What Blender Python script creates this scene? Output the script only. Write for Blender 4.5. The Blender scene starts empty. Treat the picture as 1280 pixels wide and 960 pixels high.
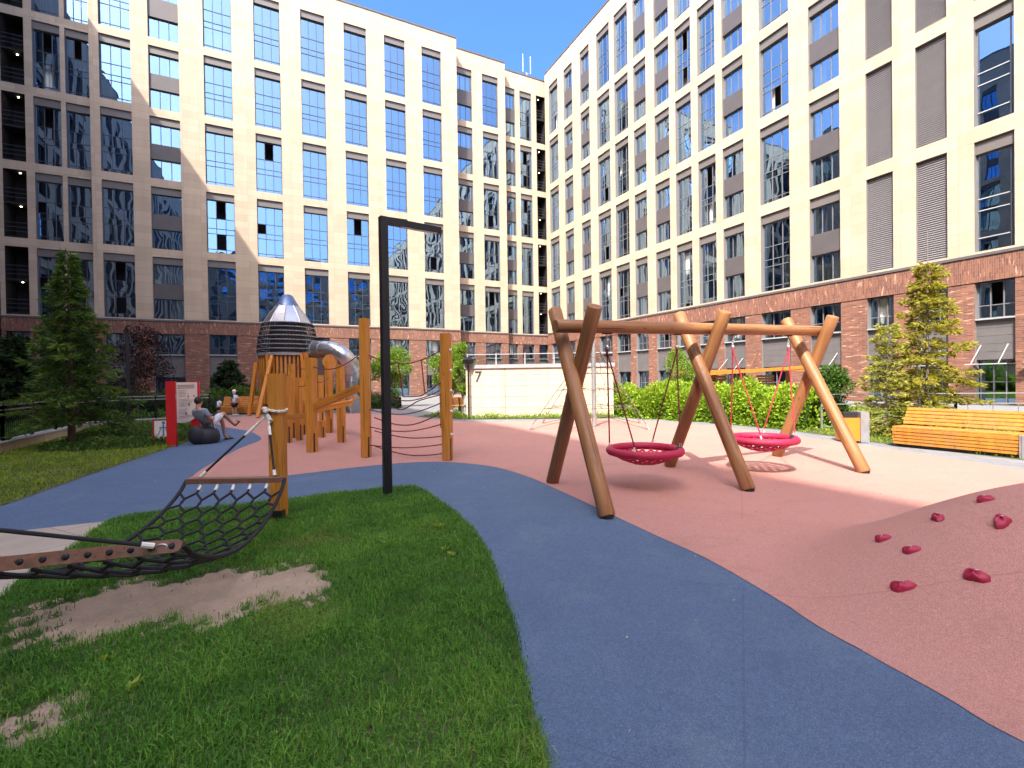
import bpy, math, random
import numpy as np
from mathutils import Vector, Matrix
random.seed(11)
rng = np.random.default_rng(11)
S = bpy.context.scene
C = S.collection
R = math.radians
PI = math.pi
# ---------------------------------------------------------------- camera
FOC, PITCH, ROLL, EYE = 586.17, R(.5096), R(.8288), 1.55
cp, sp, cr, sr = math.cos(PITCH), math.sin(PITCH), math.cos(ROLL), math.sin(ROLL)
FW = Vector((0, cp, -sp)); UP0 = Vector((0, sp, cp)); RT0 = Vector((1, 0, 0))
RTV = cr*RT0 - sr*UP0; UPV = sr*RT0 + cr*UP0
EYEV = Vector((0, 0, EYE))
def ray(x, y): return FW + RTV*((x-640)/FOC) + UPV*((480-y)/FOC)
def G(x, y, z=0.0):                      # the ground point seen at a pixel of the survey photograph
    d = ray(x, y); t = (z-EYE)/d.z
    return EYEV + d*t
def At(x, y, Y):                         # the point seen at a pixel, at a known distance
    d = ray(x, y); return EYEV + d*(Y/d.y)
cam = bpy.data.cameras.new('camera'); co = bpy.data.objects.new('camera', cam); C.objects.link(co)
cam.sensor_fit = 'HORIZONTAL'; cam.sensor_width = 36; cam.lens = 36*FOC/1280
cam.clip_start = .05; cam.clip_end = 1500
co.matrix_world = Matrix(((RTV.x, UPV.x, -FW.x, 0), (RTV.y, UPV.y, -FW.y, 0), (RTV.z, UPV.z, -FW.z, EYE), (0, 0, 0, 1)))
S.camera = co
# ---------------------------------------------------------------- light
SUNV = Vector((.32, .78, -1)).normalized()          # direction the light travels
EL = math.asin(-SUNV.z); AZ = math.atan2(-SUNV.x, -SUNV.y)
W = bpy.data.worlds.new('World'); S.world = W; W.use_nodes = True
nt = W.node_tree
sky = nt.nodes.new('ShaderNodeTexSky'); sky.sky_type = 'NISHITA'; sky.sun_disc = False
sky.sun_elevation = EL; sky.sun_rotation = AZ; sky.air_density = .6; sky.dust_density = 3.4; sky.ozone_density = 3.5
bg = nt.nodes['Background']; bg.inputs['Strength'].default_value = .15
tcw = nt.nodes.new('ShaderNodeTexCoord'); dp = nt.nodes.new('ShaderNodeVectorMath'); dp.operation = 'DOT_PRODUCT'; dp.inputs[1].default_value = tuple(-SUNV)
nt.links.new(tcw.outputs['Generated'], dp.inputs[0])
rw = nt.nodes.new('ShaderNodeValToRGB'); el = rw.color_ramp.elements                 # clear air away from the sun is deeper blue
el[0].position = .10; el[0].color = (.47, .76, 1.0, 1); el[1].position = .72; el[1].color = (1.12, 1.06, 1.0, 1)
nt.links.new(dp.outputs['Value'], rw.inputs[0])
mu = nt.nodes.new('ShaderNodeMixRGB'); mu.blend_type = 'MULTIPLY'; mu.inputs[0].default_value = 1
nt.links.new(sky.outputs[0], mu.inputs[1]); nt.links.new(rw.outputs[0], mu.inputs[2]); nt.links.new(mu.outputs[0], bg.inputs[0])
sl = bpy.data.lights.new('sun', 'SUN'); sl.energy = 2.25; sl.angle = R(.53); sl.color = (1, .93, .82)
so = bpy.data.objects.new('sun', sl); C.objects.link(so)
so.rotation_euler = SUNV.to_track_quat('-Z', 'Y').to_euler(); so.location = (-30, -60, 80)
S.view_settings.view_transform = 'Standard'; S.view_settings.look = 'None'
S.view_settings.exposure = 2.12; S.view_settings.gamma = 1
S.render.engine = 'CYCLES'
cy = S.cycles
cy.max_bounces = 7; cy.diffuse_bounces = 5; cy.glossy_bounces = 4; cy.transparent_max_bounces = 10; cy.transmission_bounces = 4
cy.caustics_reflective = False; cy.caustics_refractive = False; cy.sample_clamp_indirect = 6
cy.use_denoising = True
try: cy.denoiser = 'OPENIMAGEDENOISE'; cy.denoising_prefilter = 'ACCURATE'
except Exception: pass
# ---------------------------------------------------------------- materials
class NG:
    def __init__(s, name):
        s.m = bpy.data.materials.new(name); s.m.use_nodes = True; s.t = s.m.node_tree
        s.p = s.t.nodes['Principled BSDF']; s.out = s.t.nodes['Material Output']
    def n(s, typ, **kw):
        k = s.t.nodes.new('ShaderNode'+typ)
        for a, v in kw.items():
            if hasattr(k, a): setattr(k, a, v)
        return k
    def l(s, a, b): s.t.links.new(a, b)
    def coord(s, kind='Object', scale=(1, 1, 1), swap=None):
        c = s.n('TexCoord').outputs[kind]
        if swap:
            sep = s.n('SeparateXYZ'); s.l(c, sep.inputs[0]); cb = s.n('CombineXYZ')
            for i, ax in enumerate(swap):
                if ax in 'XYZ': s.l(sep.outputs['XYZ'.index(ax)], cb.inputs[i])
            c = cb.outputs[0]
        mp = s.n('Mapping'); mp.inputs['Scale'].default_value = scale; s.l(c, mp.inputs[0])
        return mp.outputs[0]
    def noise(s, vec, scale, detail=4, rough=.55, dist=0):
        k = s.n('TexNoise'); k.inputs['Scale'].default_value = scale; k.inputs['Detail'].default_value = detail
        k.inputs['Roughness'].default_value = rough; k.inputs['Distortion'].default_value = dist
        s.l(vec, k.inputs['Vector']); return k.outputs['Fac']
    def ramp(s, fac, stops):
        k = s.n('ValToRGB'); e = k.color_ramp.elements
        while len(e) < len(stops): e.new(.5)
        for i, (p, c) in enumerate(stops):
            e[i].position = p; e[i].color = (*c, 1) if len(c) == 3 else c
        s.l(fac, k.inputs[0]); return k.outputs[0]
    def mix(s, fac, a, b, mode='MIX'):
        k = s.n('MixRGB', blend_type=mode)
        for i, v in enumerate((fac, a, b)):
            if hasattr(v, 'links'): s.l(v, k.inputs[i])
            elif isinstance(v, (int, float)): k.inputs[i].default_value = v if i == 0 else (v, v, v, 1)
            else: k.inputs[i].default_value = (*v, 1)
        return k.outputs[0]
    def bump(s, h, strength=.3, dist=.01):
        k = s.n('Bump'); k.inputs['Strength'].default_value = strength; k.inputs['Distance'].default_value = dist
        s.l(h, k.inputs['Height']); s.l(k.outputs[0], s.p.inputs['Normal']); return k
    def base(s, c):
        if hasattr(c, 'links'): s.l(c, s.p.inputs['Base Color'])
        else: s.p.inputs['Base Color'].default_value = (*c, 1)
    def set(s, rough=.6, metal=0, spec=None):
        s.p.inputs['Roughness'].default_value = rough; s.p.inputs['Metallic'].default_value = metal
        if spec is not None: s.p.inputs['Specular IOR Level'].default_value = spec
        return s.m
def plain(name, c, rough=.6, metal=0, var=.12, scale=6, bump=0, spec=None):
    g = NG(name); v = g.coord()
    f = g.noise(v, scale, 5)
    lo = tuple(x*(1-var) for x in c); hi = tuple(min(1, x*(1+var)) for x in c)
    g.base(g.ramp(f, [(.3, lo), (.7, hi)]))
    if bump: g.bump(g.noise(v, scale*8, 4), bump, .004)
    return g.set(rough, metal, spec)
def m_tile():
    g = NG('beige_facade_tile'); v = g.coord(swap='XZ')
    b = g.n('TexBrick'); g.l(v, b.inputs['Vector'])
    b.inputs['Color1'].default_value = (.52, .412, .305, 1); b.inputs['Color2'].default_value = (.445, .348, .252, 1)
    b.inputs['Mortar'].default_value = (.36, .285, .21, 1); b.inputs['Scale'].default_value = 1
    b.inputs['Mortar Size'].default_value = .011; b.inputs['Brick Width'].default_value = 1.25; b.inputs['Row Height'].default_value = .62
    b.offset = 0.0
    st = g.noise(g.coord(scale=(1, 1, .12)), 1.6, 5)
    g.base(g.mix(.35, b.outputs['Color'], g.ramp(st, [(.3, (.75, .73, .70)), (.7, (1.08, 1.06, 1.04))]), 'MULTIPLY'))
    return g.set(.7)
def m_brick(name, swap, w, h):
    g = NG(name); v = g.coord(swap=swap)
    b = g.n('TexBrick'); g.l(v, b.inputs['Vector'])
    b.inputs['Color1'].default_value = (.265, .105, .062, 1); b.inputs['Color2'].default_value = (.135, .053, .040, 1)
    b.inputs['Mortar'].default_value = (.22, .16, .125, 1); b.inputs['Scale'].default_value = 1
    b.inputs['Mortar Size'].default_value = .009; b.inputs['Brick Width'].default_value = w; b.inputs['Row Height'].default_value = h
    f = g.noise(g.coord(swap=swap, scale=(1/w, 1/h, 1)), .55, 3)
    c = g.mix(g.ramp(f, [(.60, (0, 0, 0)), (.68, (1, 1, 1))]), b.outputs['Color'], (.50, .30, .21))
    f2 = g.noise(g.coord(), .5, 3)
    g.base(g.mix(.5, c, g.ramp(f2, [(.3, (.78, .76, .76)), (.7, (1.1, 1.1, 1.1))]), 'MULTIPLY'))
    bp = g.n('Bump'); bp.inputs['Strength'].default_value = .5; bp.inputs['Distance'].default_value = .01
    iv = g.n('Invert'); g.l(b.outputs['Fac'], iv.inputs['Color']); g.l(iv.outputs[0], bp.inputs['Height']); g.l(bp.outputs[0], g.p.inputs['Normal'])
    return g.set(.85)
def m_glass(name='window_glass', refl=.44, tint=(.45, .71, 1.0), through=(.62, .68, .68)):
    g = NG(name); v = g.coord()
    oi = g.n('ObjectInfo'); add = g.n('VectorMath', operation='MULTIPLY_ADD')
    g.l(oi.outputs['Random'], add.inputs[0]); add.inputs[1].default_value = (91, 47, 63); g.l(v, add.inputs[2])
    f = g.noise(add.outputs[0], .55, 1, .3)
    bp = g.n('Bump'); bp.inputs['Strength'].default_value = .03; bp.inputs['Distance'].default_value = .5; g.l(f, bp.inputs['Height'])
    gl = g.n('BsdfGlossy'); gl.inputs['Roughness'].default_value = .006; gl.inputs['Color'].default_value = (*tint, 1)
    g.l(bp.outputs[0], gl.inputs['Normal'])
    tr = g.n('BsdfTransparent'); tr.inputs['Color'].default_value = (*through, 1)
    lw = g.n('LayerWeight'); lw.inputs['Blend'].default_value = .28
    mt = g.n('MapRange'); g.l(lw.outputs['Fresnel'], mt.inputs['Value']); mt.inputs['To Min'].default_value = refl; mt.inputs['To Max'].default_value = .95
    mx = g.n('MixShader'); g.l(mt.outputs[0], mx.inputs[0]); g.l(tr.outputs[0], mx.inputs[1]); g.l(gl.outputs[0], mx.inputs[2])
    g.l(mx.outputs[0], g.out.inputs['Surface']); return g.m
def m_rubber(name, c, alt, edge=.0):
    g = NG(name); v = g.coord()
    fine = g.noise(v, 210, 3, .7); mid = g.noise(v, 38, 4, .65); big = g.noise(v, .55, 4)
    k = g.ramp(fine, [(.34, tuple(x*.55 for x in c)), (.5, c), (.68, alt)])
    k = g.mix(.45, k, g.ramp(mid, [(.3, (.82, .82, .82)), (.7, (1.16, 1.16, 1.16))]), 'MULTIPLY')
    k = g.mix(.7, k, g.ramp(big, [(.3, (.9, .9, .92)), (.7, (1.08, 1.07, 1.05))]), 'MULTIPLY')
    dust = g.noise(v, 1.7, 7, .72, .6)
    k = g.mix(g.ramp(dust, [(.52, (0, 0, 0)), (.75, (.30, .30, .30))]), k, tuple(.45*x+.17 for x in c))
    wet = g.noise(g.coord(scale=(.9, 1.6, 1)), 1.1, 6, .7, 1.2)
    k = g.mix(g.ramp(wet, [(.30, (.30, .30, .30)), (.44, (0, 0, 0))]), k, tuple(x*.62 for x in c))
    scf = g.noise(g.coord(scale=(3.2, 14, 1)), 1.3, 4, .6, 1.5)
    k = g.mix(g.ramp(scf, [(.70, (0, 0, 0)), (.78, (.22, .22, .22))]), k, tuple(x*.45 for x in c))
    sm_ = g.n('TexBrick'); mp_s = g.n('Mapping'); mp_s.inputs['Rotation'].default_value = (0, 0, R(26)); g.l(v, mp_s.inputs[0]); g.l(mp_s.outputs[0], sm_.inputs['Vector'])
    sm_.inputs['Scale'].default_value = 1; sm_.inputs['Brick Width'].default_value = 9.0; sm_.inputs['Row Height'].default_value = 1.9; sm_.inputs['Mortar Size'].default_value = .006
    k = g.mix(g.mix(1, sm_.outputs['Fac'], (.28, .28, .28), 'MULTIPLY'), k, tuple(x*.5 for x in c))
    spk = g.noise(v, 9, 6, .8)
    k = g.mix(g.ramp(spk, [(.74, (0, 0, 0)), (.80, (.35, .35, .35))]), k, tuple(min(1, x*1.8+.05) for x in c))
    g.base(k); g.bump(fine, .6, .004)
    return g.set(.82, spec=.35)
def m_wood(name, c, dark, scale=1.0, rough=.5, ends=True):
    g = NG(name); v = g.coord(scale=(9*scale, 9*scale, .55*scale))
    oi = g.n('ObjectInfo'); add = g.n('VectorMath', operation='MULTIPLY_ADD')
    g.l(oi.outputs['Random'], add.inputs[0]); add.inputs[1].default_value = (31, 17, 23); g.l(v, add.inputs[2])
    f = g.noise(add.outputs[0], 1.6, 6, .62, .7); f2 = g.noise(add.outputs[0], 9, 4, .6)
    k = g.ramp(f, [(.28, dark), (.46, tuple((a*.35+b*.65) for a, b in zip(dark, c))), (.62, c), (.8, tuple(min(1, x*1.18) for x in c))])
    k = g.mix(.35, k, g.ramp(f2, [(.3, (.7, .68, .66)), (.65, (1.1, 1.1, 1.1))]), 'MULTIPLY')
    cr_ = g.noise(g.coord(scale=(26, 26, .5)), 1.3, 3, .5)
    k = g.mix(g.ramp(cr_, [(.655, (0, 0, 0)), (.685, (.85, .85, .85))]), k, tuple(x*.22 for x in c))
    kv = g.n('TexVoronoi'); g.l(g.coord(scale=(5.5, 5.5, 1.6)), kv.inputs['Vector']); kv.inputs['Scale'].default_value = 1.35
    k = g.mix(g.ramp(kv.outputs['Distance'], [(.045, (.8, .8, .8)), (.10, (0, 0, 0))]), k, tuple(x*.22 for x in c))
    gry = g.noise(g.coord(scale=(1.2, 1.2, .35)), 1.4, 4, .6)
    k = g.mix(g.ramp(gry, [(.50, (0, 0, 0)), (.72, (.42, .42, .42))]), k, tuple(.4*x+.09 for x in c))
    g.base(k); g.bump(f2, .35, .006)
    return g.set(rough)
def m_leaf(name, lo, hi, tip=None, transl=.35, rough=.55, patch=0, patchc=(.30, .27, .07)):
    g = NG(name)
    a = g.n('Attribute', attribute_name='tone'); f = a.outputs['Fac']
    k = g.ramp(f, [(0, lo), (.6, hi), (1, tip or tuple(min(1, x*1.35) for x in hi))])
    if patch:
        nz = g.noise(g.coord(), patch, 3)
        k = g.mix(g.ramp(nz, [(.56, (0, 0, 0)), (.74, (.65, .65, .65))]), k, patchc)
    g.base(k); g.set(rough, spec=.3)
    tl = g.n('BsdfTranslucent'); g.l(g.mix(1, k, (1.15, 1.2, .6), 'MULTIPLY'), tl.inputs[0])
    mx = g.n('MixShader'); mx.inputs[0].default_value = transl
    g.l(g.p.outputs[0], mx.inputs[1]); g.l(tl.outputs[0], mx.inputs[2]); g.l(mx.outputs[0], g.out.inputs['Surface'])
    return g.m
def m_emit(name, c, s):
    g = NG(name); g.base(c); g.p.inputs['Emission Color'].default_value = (*c, 1); g.p.inputs['Emission Strength'].default_value = s
    return g.set(.5)
def m_soil(name, a, b, scale=7):
    g = NG(name); v = g.coord()
    f = g.noise(v, scale, 8, .65); f2 = g.noise(v, 90, 3, .7)
    k = g.ramp(f, [(.3, a), (.7, b)])
    k = g.mix(.5, k, g.ramp(f2, [(.3, (.65, .65, .65)), (.7, (1.2, 1.2, 1.2))]), 'MULTIPLY')
    g.base(k); g.bump(f2, .8, .01); return g.set(.95)
def m_paver(name, c1, c2, mortar, w, h):
    g = NG(name); v = g.coord(swap='XY')
    mp = g.n('Mapping'); mp.inputs['Rotation'].default_value = (0, 0, R(26)); g.l(v, mp.inputs[0])
    b = g.n('TexBrick'); g.l(mp.outputs[0], b.inputs['Vector']); b.inputs['Scale'].default_value = 1
    b.inputs['Color1'].default_value = (*c1, 1); b.inputs['Color2'].default_value = (*c2, 1); b.inputs['Mortar'].default_value = (*mortar, 1)
    b.inputs['Mortar Size'].default_value = .006; b.inputs['Brick Width'].default_value = w; b.inputs['Row Height'].default_value = h
    f = g.noise(v, 3, 7, .65)
    g.base(g.mix(.7, b.outputs['Color'], g.ramp(f, [(.3, (.8, .8, .8)), (.7, (1.12, 1.12, 1.12))]), 'MULTIPLY'))
    g.bump(g.noise(v, 60, 3), .2, .004); return g.set(.85)
M = dict(
    tile=m_tile(), brick=m_brick('red_brick', 'XZ', .42, .085), soldier=m_brick('soldier_brick', 'ZX', .36, .085),
    spandrel=plain('spandrel_metal', (.088, .078, .080), .5, 0, .08, 1), toppanel=plain('grey_panel', (.145, .130, .120), .5, 0, .08, 1),
    clad=plain('grey_cladding', (.125, .114, .115), .55, 0, .1, 2), jamb=plain('window_reveal', (.20, .185, .18), .5, 0, .06, 1),
    framesun=plain('window_frame_sun_tone', (.16, .16, .175), .4, 0, .1, 3),  # same frame metal for the right wing, sunlight put into the lighter colour
    frame=plain('window_frame_metal', (.055, .06, .075), .35, 0, .1, 3), rail=plain('pale_rail', (.5, .51, .52), .35, .3, .1, 3),
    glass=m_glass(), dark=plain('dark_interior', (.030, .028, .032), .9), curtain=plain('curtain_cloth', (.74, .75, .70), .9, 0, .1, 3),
    louver=plain('louver_metal', (.205, .19, .195), .45, .2, .05, 3), capdark=plain('parapet_cap', (.12, .11, .115), .5, .2),
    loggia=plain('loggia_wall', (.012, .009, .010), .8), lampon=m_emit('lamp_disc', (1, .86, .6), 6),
    winlit=m_emit('lit_window', (1, .9, .6), 1.6),
    pink=m_rubber('terracotta_rubber', (.47, .225, .185), (.58, .32, .265)), blue=m_rubber('blue_rubber', (.069, .116, .203), (.15, .215, .325)),
    paver=m_paver('grey_paver', (.215, .22, .23), (.185, .19, .20), (.11, .11, .11), .6, .3),
    beige=m_paver('beige_slab', (.40, .335, .27), (.37, .31, .25), (.2, .17, .14), 1.2, .6),
    soil=m_soil('lawn_soil', (.065, .075, .028), (.11, .115, .045)), dirt=m_soil('bare_dirt', (.27, .195, .135), (.40, .30, .215), 4),
    glulam=m_wood('stained_timber', (.60, .255, .035), (.38, .13, .014)), log=m_wood('round_log', (.37, .175, .068), (.17, .066, .024), .8),
    bench=m_wood('bench_slat', (.60, .235, .035), (.42, .14, .018), .8), plank=m_wood('brown_bar', (.20, .095, .055), (.10, .045, .028)),
    thinrope=plain('thin_rope', (.13, .105, .08), .85, 0, .3, 60),
    black=plain('black_paint', (.010, .010, .013), .45, .1, .2, 4), rope=plain('black_rope', (.007, .007, .010), .75, 0, .3, 60),
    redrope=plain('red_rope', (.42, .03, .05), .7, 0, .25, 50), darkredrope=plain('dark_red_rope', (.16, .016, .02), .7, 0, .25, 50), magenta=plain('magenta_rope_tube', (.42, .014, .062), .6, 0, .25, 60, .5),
    hold=plain('raspberry_resin', (.36, .014, .055), .55, 0, .2, 20, .3), chain=plain('steel_fitting', (.62, .62, .62), .3, .8),
    white=plain('white_sleeve', (.75, .73, .70), .5), paperrope=plain('white_rope', (.66, .62, .56), .85, 0, .3, 30, .8),
    redpaint=plain('red_paint', (.52, .016, .020), .4, 0, .06, 3), signwhite=plain('sign_white', (.78, .74, .70), .5, 0, .03), ink=plain('print_grey', (.16, .16, .18), .6),
    inkblue=plain('print_blue', (.10, .22, .42), .6), steel=plain('brushed_steel', (.58, .58, .60), .28, .9, .08, 4), steelblue=plain('blue_steel', (.16, .22, .36), .35, .6),
    conc=plain('concrete_grey', (.33, .33, .34), .8, 0, .12, 5, .3), wallbeige=m_paver('entry_panel', (.60, .50, .37), (.57, .47, .345), (.30, .25, .18), 1, 1),
    glassrail=m_glass('railing_glass', .16, (.85, .95, 1), (.8, .86, .86)), galv=plain('galvanised', (.42, .43, .44), .4, .6),
    orange=plain('orange_panel', (.62, .21, .022), .5, 0, .06), bark=plain('bark', (.075, .05, .035), .95, 0, .35, 30, .8), barkpale=plain('pale_bark', (.24, .20, .16), .95, 0, .35, 30, .8),
    skin=plain('skin', (.50, .27, .175), .55, 0, .06), hair=plain('dark_hair', (.022, .014, .010), .7), greycloth=plain('grey_shirt', (.20, .24, .28), .9, 0, .1, 12),
    paleshorts=plain('pale_shorts', (.52, .55, .62), .9, 0, .08, 12), whitecloth=plain('white_shirt', (.74, .74, .78), .9, 0, .06, 12), navy=plain('navy_cloth', (.020, .020, .05), .9),
    pouf=plain('black_pouf', (.018, .018, .024), .7), shoe=plain('dark_sandal', (.03, .016, .014), .6), pinkcloth=plain('pink_cloth', (.62, .24, .28), .9),
    blackbox=plain('black_rubber', (.012, .012, .014), .6),
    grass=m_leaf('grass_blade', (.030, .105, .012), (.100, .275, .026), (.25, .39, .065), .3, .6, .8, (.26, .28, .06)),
    grassy=m_leaf('sun_toned_lawn_blade', (.09, .15, .014), (.24, .33, .028), (.36, .42, .06), .35, .6, .8, (.30, .30, .06)),  # brighter copy of the grass blade, sunlight put into its colour
    hedge=m_leaf('hedge_leaf', (.13, .23, .018), (.30, .45, .032), (.44, .54, .06), .3),
    hedgedark=m_leaf('dark_hedge_leaf', (.03, .075, .012), (.085, .18, .024), (.16, .25, .04), .4),
    cover=m_leaf('ground_cover_leaf', (.03, .07, .016), (.085, .16, .03), (.17, .21, .05), .4),
    spruce=m_leaf('spruce_needle', (.022, .055, .014), (.085, .165, .026), (.19, .25, .045), .3),
    larch=m_leaf('yellow_green_needle', (.14, .14, .02), (.36, .34, .045), (.44, .33, .08), .4),
    larchbright=m_leaf('bright_needle', (.16, .18, .03), (.38, .38, .07), (.46, .42, .12), .4),
    darktree=m_leaf('dark_foliage', (.008, .02, .008), (.028, .055, .018), (.05, .08, .03), .25),
    litter=m_leaf('dry_leaf', (.18, .11, .04), (.40, .33, .18), (.62, .58, .48), .2),
    purple=m_leaf('purple_leaf', (.014, .005, .006), (.035, .014, .013), (.06, .03, .024), .3),
    treeleaf=m_leaf('tree_leaf', (.09, .17, .018), (.24, .36, .04), (.36, .44, .08), .45),
)
# ---------------------------------------------------------------- geometry helpers
MW = {}
class MB:
    def __init__(s): s.v = []; s.f = []
    def quad(s, a, b, c, d):
        n = len(s.v); s.v += [a, b, c, d]; s.f.append((n, n+1, n+2, n+3)); return s
    def box(s, x0, x1, y0, y1, z0, z1, bev=0):
        n = len(s.v)
        s.v += [(x0, y0, z0), (x1, y0, z0), (x1, y1, z0), (x0, y1, z0), (x0, y0, z1), (x1, y0, z1), (x1, y1, z1), (x0, y1, z1)]
        s.f += [tuple(n+i for i in q) for q in ((3, 2, 1, 0), (4, 5, 6, 7), (0, 1, 5, 4), (1, 2, 6, 5), (2, 3, 7, 6), (3, 0, 4, 7))]
        return s
    def obox(s, p, q, w, h, up=(0, 0, 1), ch=0):      # bar from p to q, w across, h along up; ch = chamfer of the long edges
        p = Vector(p); q = Vector(q); d = (q-p).normalized(); u = Vector(up)
        if abs(d.dot(u)) > .98: u = Vector((0, 1, 0)) if abs(d.y) < .9 else Vector((1, 0, 0))
        sd = d.cross(u).normalized(); u = sd.cross(d).normalized()
        a, b = w/2, h/2
        prof = [(-a, -b), (a, -b), (a, b), (-a, b)] if not ch else [(-a+ch, -b), (a-ch, -b), (a, -b+ch), (a, b-ch), (a-ch, b), (-a+ch, b), (-a, b-ch), (-a, -b+ch)]
        n = len(s.v); k = len(prof)
        for c in (p, q): s.v += [tuple(c+sd*x+u*y) for x, y in prof]
        for i in range(k): s.f.append((n+i, n+(i+1) % k, n+k+(i+1) % k, n+k+i))
        s.f.append(tuple(n+i for i in reversed(range(k)))); s.f.append(tuple(n+k+i for i in range(k)))
        return s
    def tube(s, pts, r, k=8, cap=True, closed=False):
        pts = [Vector(p) for p in pts]; N = len(pts); rr = r if isinstance(r, (list, tuple)) else [r]*N
        n = len(s.v); u = None
        for i, p in enumerate(pts):
            if closed: d = pts[(i+1) % N]-pts[i-1]
            else: d = pts[min(i+1, N-1)]-pts[max(i-1, 0)]
            if d.length < 1e-9: d = Vector((0, 0, 1))
            d.normalize()
            if u is None:
                u = Vector((0, 0, 1)) if abs(d.z) < .9 else Vector((1, 0, 0))
            u = (u-d*u.dot(d))
            if u.length < 1e-6: u = Vector((0, 1, 0))-d*d.y
            u.normalize(); w = d.cross(u)
            for j in range(k):
                a = 2*PI*j/k; s.v.append(tuple(p+(u*math.cos(a)+w*math.sin(a))*rr[i]))
        for i in range(N if closed else N-1):
            i2 = (i+1) % N
            for j in range(k): s.f.append((n+i*k+j, n+i*k+(j+1) % k, n+i2*k+(j+1) % k, n+i2*k+j))
        if cap and not closed:
            s.f.append(tuple(n+j for j in reversed(range(k)))); s.f.append(tuple(n+(N-1)*k+j for j in range(k)))
        return s
    def lathe(s, prof, c=(0, 0, 0), k=20, cap=True):
        n = len(s.v)
        for r, z in prof:
            for j in range(k):
                a = 2*PI*j/k; s.v.append((c[0]+r*math.cos(a), c[1]+r*math.sin(a), c[2]+z))
        for i in range(len(prof)-1):
            for j in range(k): s.f.append((n+i*k+j, n+i*k+(j+1) % k, n+(i+1)*k+(j+1) % k, n+(i+1)*k+j))
        if cap:
            s.f.append(tuple(n+j for j in reversed(range(k)))); s.f.append(tuple(n+(len(prof)-1)*k+j for j in range(k)))
        return s
    def prism(s, poly, z0, z1):
        n = len(s.v); k = len(poly)
        ar = sum(poly[i][0]*poly[(i+1) % k][1]-poly[(i+1) % k][0]*poly[i][1] for i in range(k))
        if ar < 0: poly = poly[::-1]
        s.v += [(p[0], p[1], z0) for p in poly]+[(p[0], p[1], z1) for p in poly]
        s.f.append(tuple(n+i for i in reversed(range(k)))); s.f.append(tuple(n+k+i for i in range(k)))
        for i in range(k): s.f.append((n+i, n+(i+1) % k, n+k+(i+1) % k, n+k+i))
        return s
    def ell(s, c, rx, ry, rz, k=14, m=9, mtx=None):
        n = len(s.v)
        for i in range(m+1):
            t = PI*i/m
            for j in range(k):
                a = 2*PI*j/k; v = Vector((rx*math.sin(t)*math.cos(a), ry*math.sin(t)*math.sin(a), -rz*math.cos(t)))
                if mtx: v = mtx @ v
                s.v.append((c[0]+v.x, c[1]+v.y, c[2]+v.z))
        for i in range(m):
            for j in range(k): s.f.append((n+i*k+j, n+i*k+(j+1) % k, n+(i+1)*k+(j+1) % k, n+(i+1)*k+j))
        return s
    def mesh(s, name, m, smooth=False):
        me = bpy.data.meshes.new(name); me.from_pydata([tuple(v) for v in s.v], [], s.f); me.update()
        if m: me.materials.append(M[m] if isinstance(m, str) else m)
        if smooth:
            me.polygons.foreach_set('use_smooth', [True]*len(me.polygons))
            try: me.set_sharp_from_angle(angle=R(50))
            except Exception: pass
        return me
def link(name, data, parent=None, world=None):
    o = bpy.data.objects.new(name, data); C.objects.link(o)
    w = world if world is not None else (MW[parent] if (parent and parent.get('_rot')) else Matrix())
    if parent:
        o.parent = parent; o.matrix_basis = MW[parent].inverted() @ w
    else: o.matrix_basis = w
    MW[o] = w
    return o
def obj(name, mb, m, parent=None, smooth=False):
    return link(name, mb.mesh(name, m, smooth), parent)
def tag(o, label=None, cat=None, group=None, kind=None):
    if label: o['label'] = label
    if cat: o['category'] = cat
    if group: o['group'] = group
    if kind: o['kind'] = kind
    return o
def thing(name, label, cat, loc=(0, 0, 0), group=None, rotz=None):
    w = Matrix.Translation(Vector(loc))
    if rotz is not None: w = w @ Matrix.Rotation(rotz, 4, 'Z')
    o = link(name, None, None, w); o.empty_display_size = .2
    return tag(o, label, cat, group)
def frame_of(p, q, up=None):              # matrix at p with local Z along p->q
    p = Vector(p); d = (Vector(q)-p).normalized()
    x = Vector(up) if up else (Vector((0, 0, 1)) if abs(d.z) < .9 else Vector((1, 0, 0)))
    x = (x-d*x.dot(d)).normalized(); y = d.cross(x)
    return Matrix(((x.x, y.x, d.x, p.x), (x.y, y.y, d.y, p.y), (x.z, y.z, d.z, p.z), (0, 0, 0, 1)))
def logobj(name, p, q, r, m, parent, k=20, r2=None):
    L = (Vector(q)-Vector(p)).length; r2 = r2 or r
    pr = [(r*.90, 0), (r, .012)]+[(r+(r2-r)*t+random.uniform(-.0015, .0015), .012+(L-.024)*t) for t in (.15, .3, .45, .6, .75, .9)]+[(r2, L-.012), (r2*.90, L)]
    return link(name, MB().lathe(pr, k=k).mesh(name, m, True), parent, frame_of(p, q))
def barobj(name, p, q, w, h, m, parent, up=None, ch=.006):
    L = (Vector(q)-Vector(p)).length
    a, b = w/2, h/2
    poly = [(-a+ch, -b), (a-ch, -b), (a, -b+ch), (a, b-ch), (a-ch, b), (-a+ch, b), (-a, b-ch), (-a, -b+ch)]
    return link(name, MB().prism(poly, 0, L).mesh(name, m), parent, frame_of(p, q, up))
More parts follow.
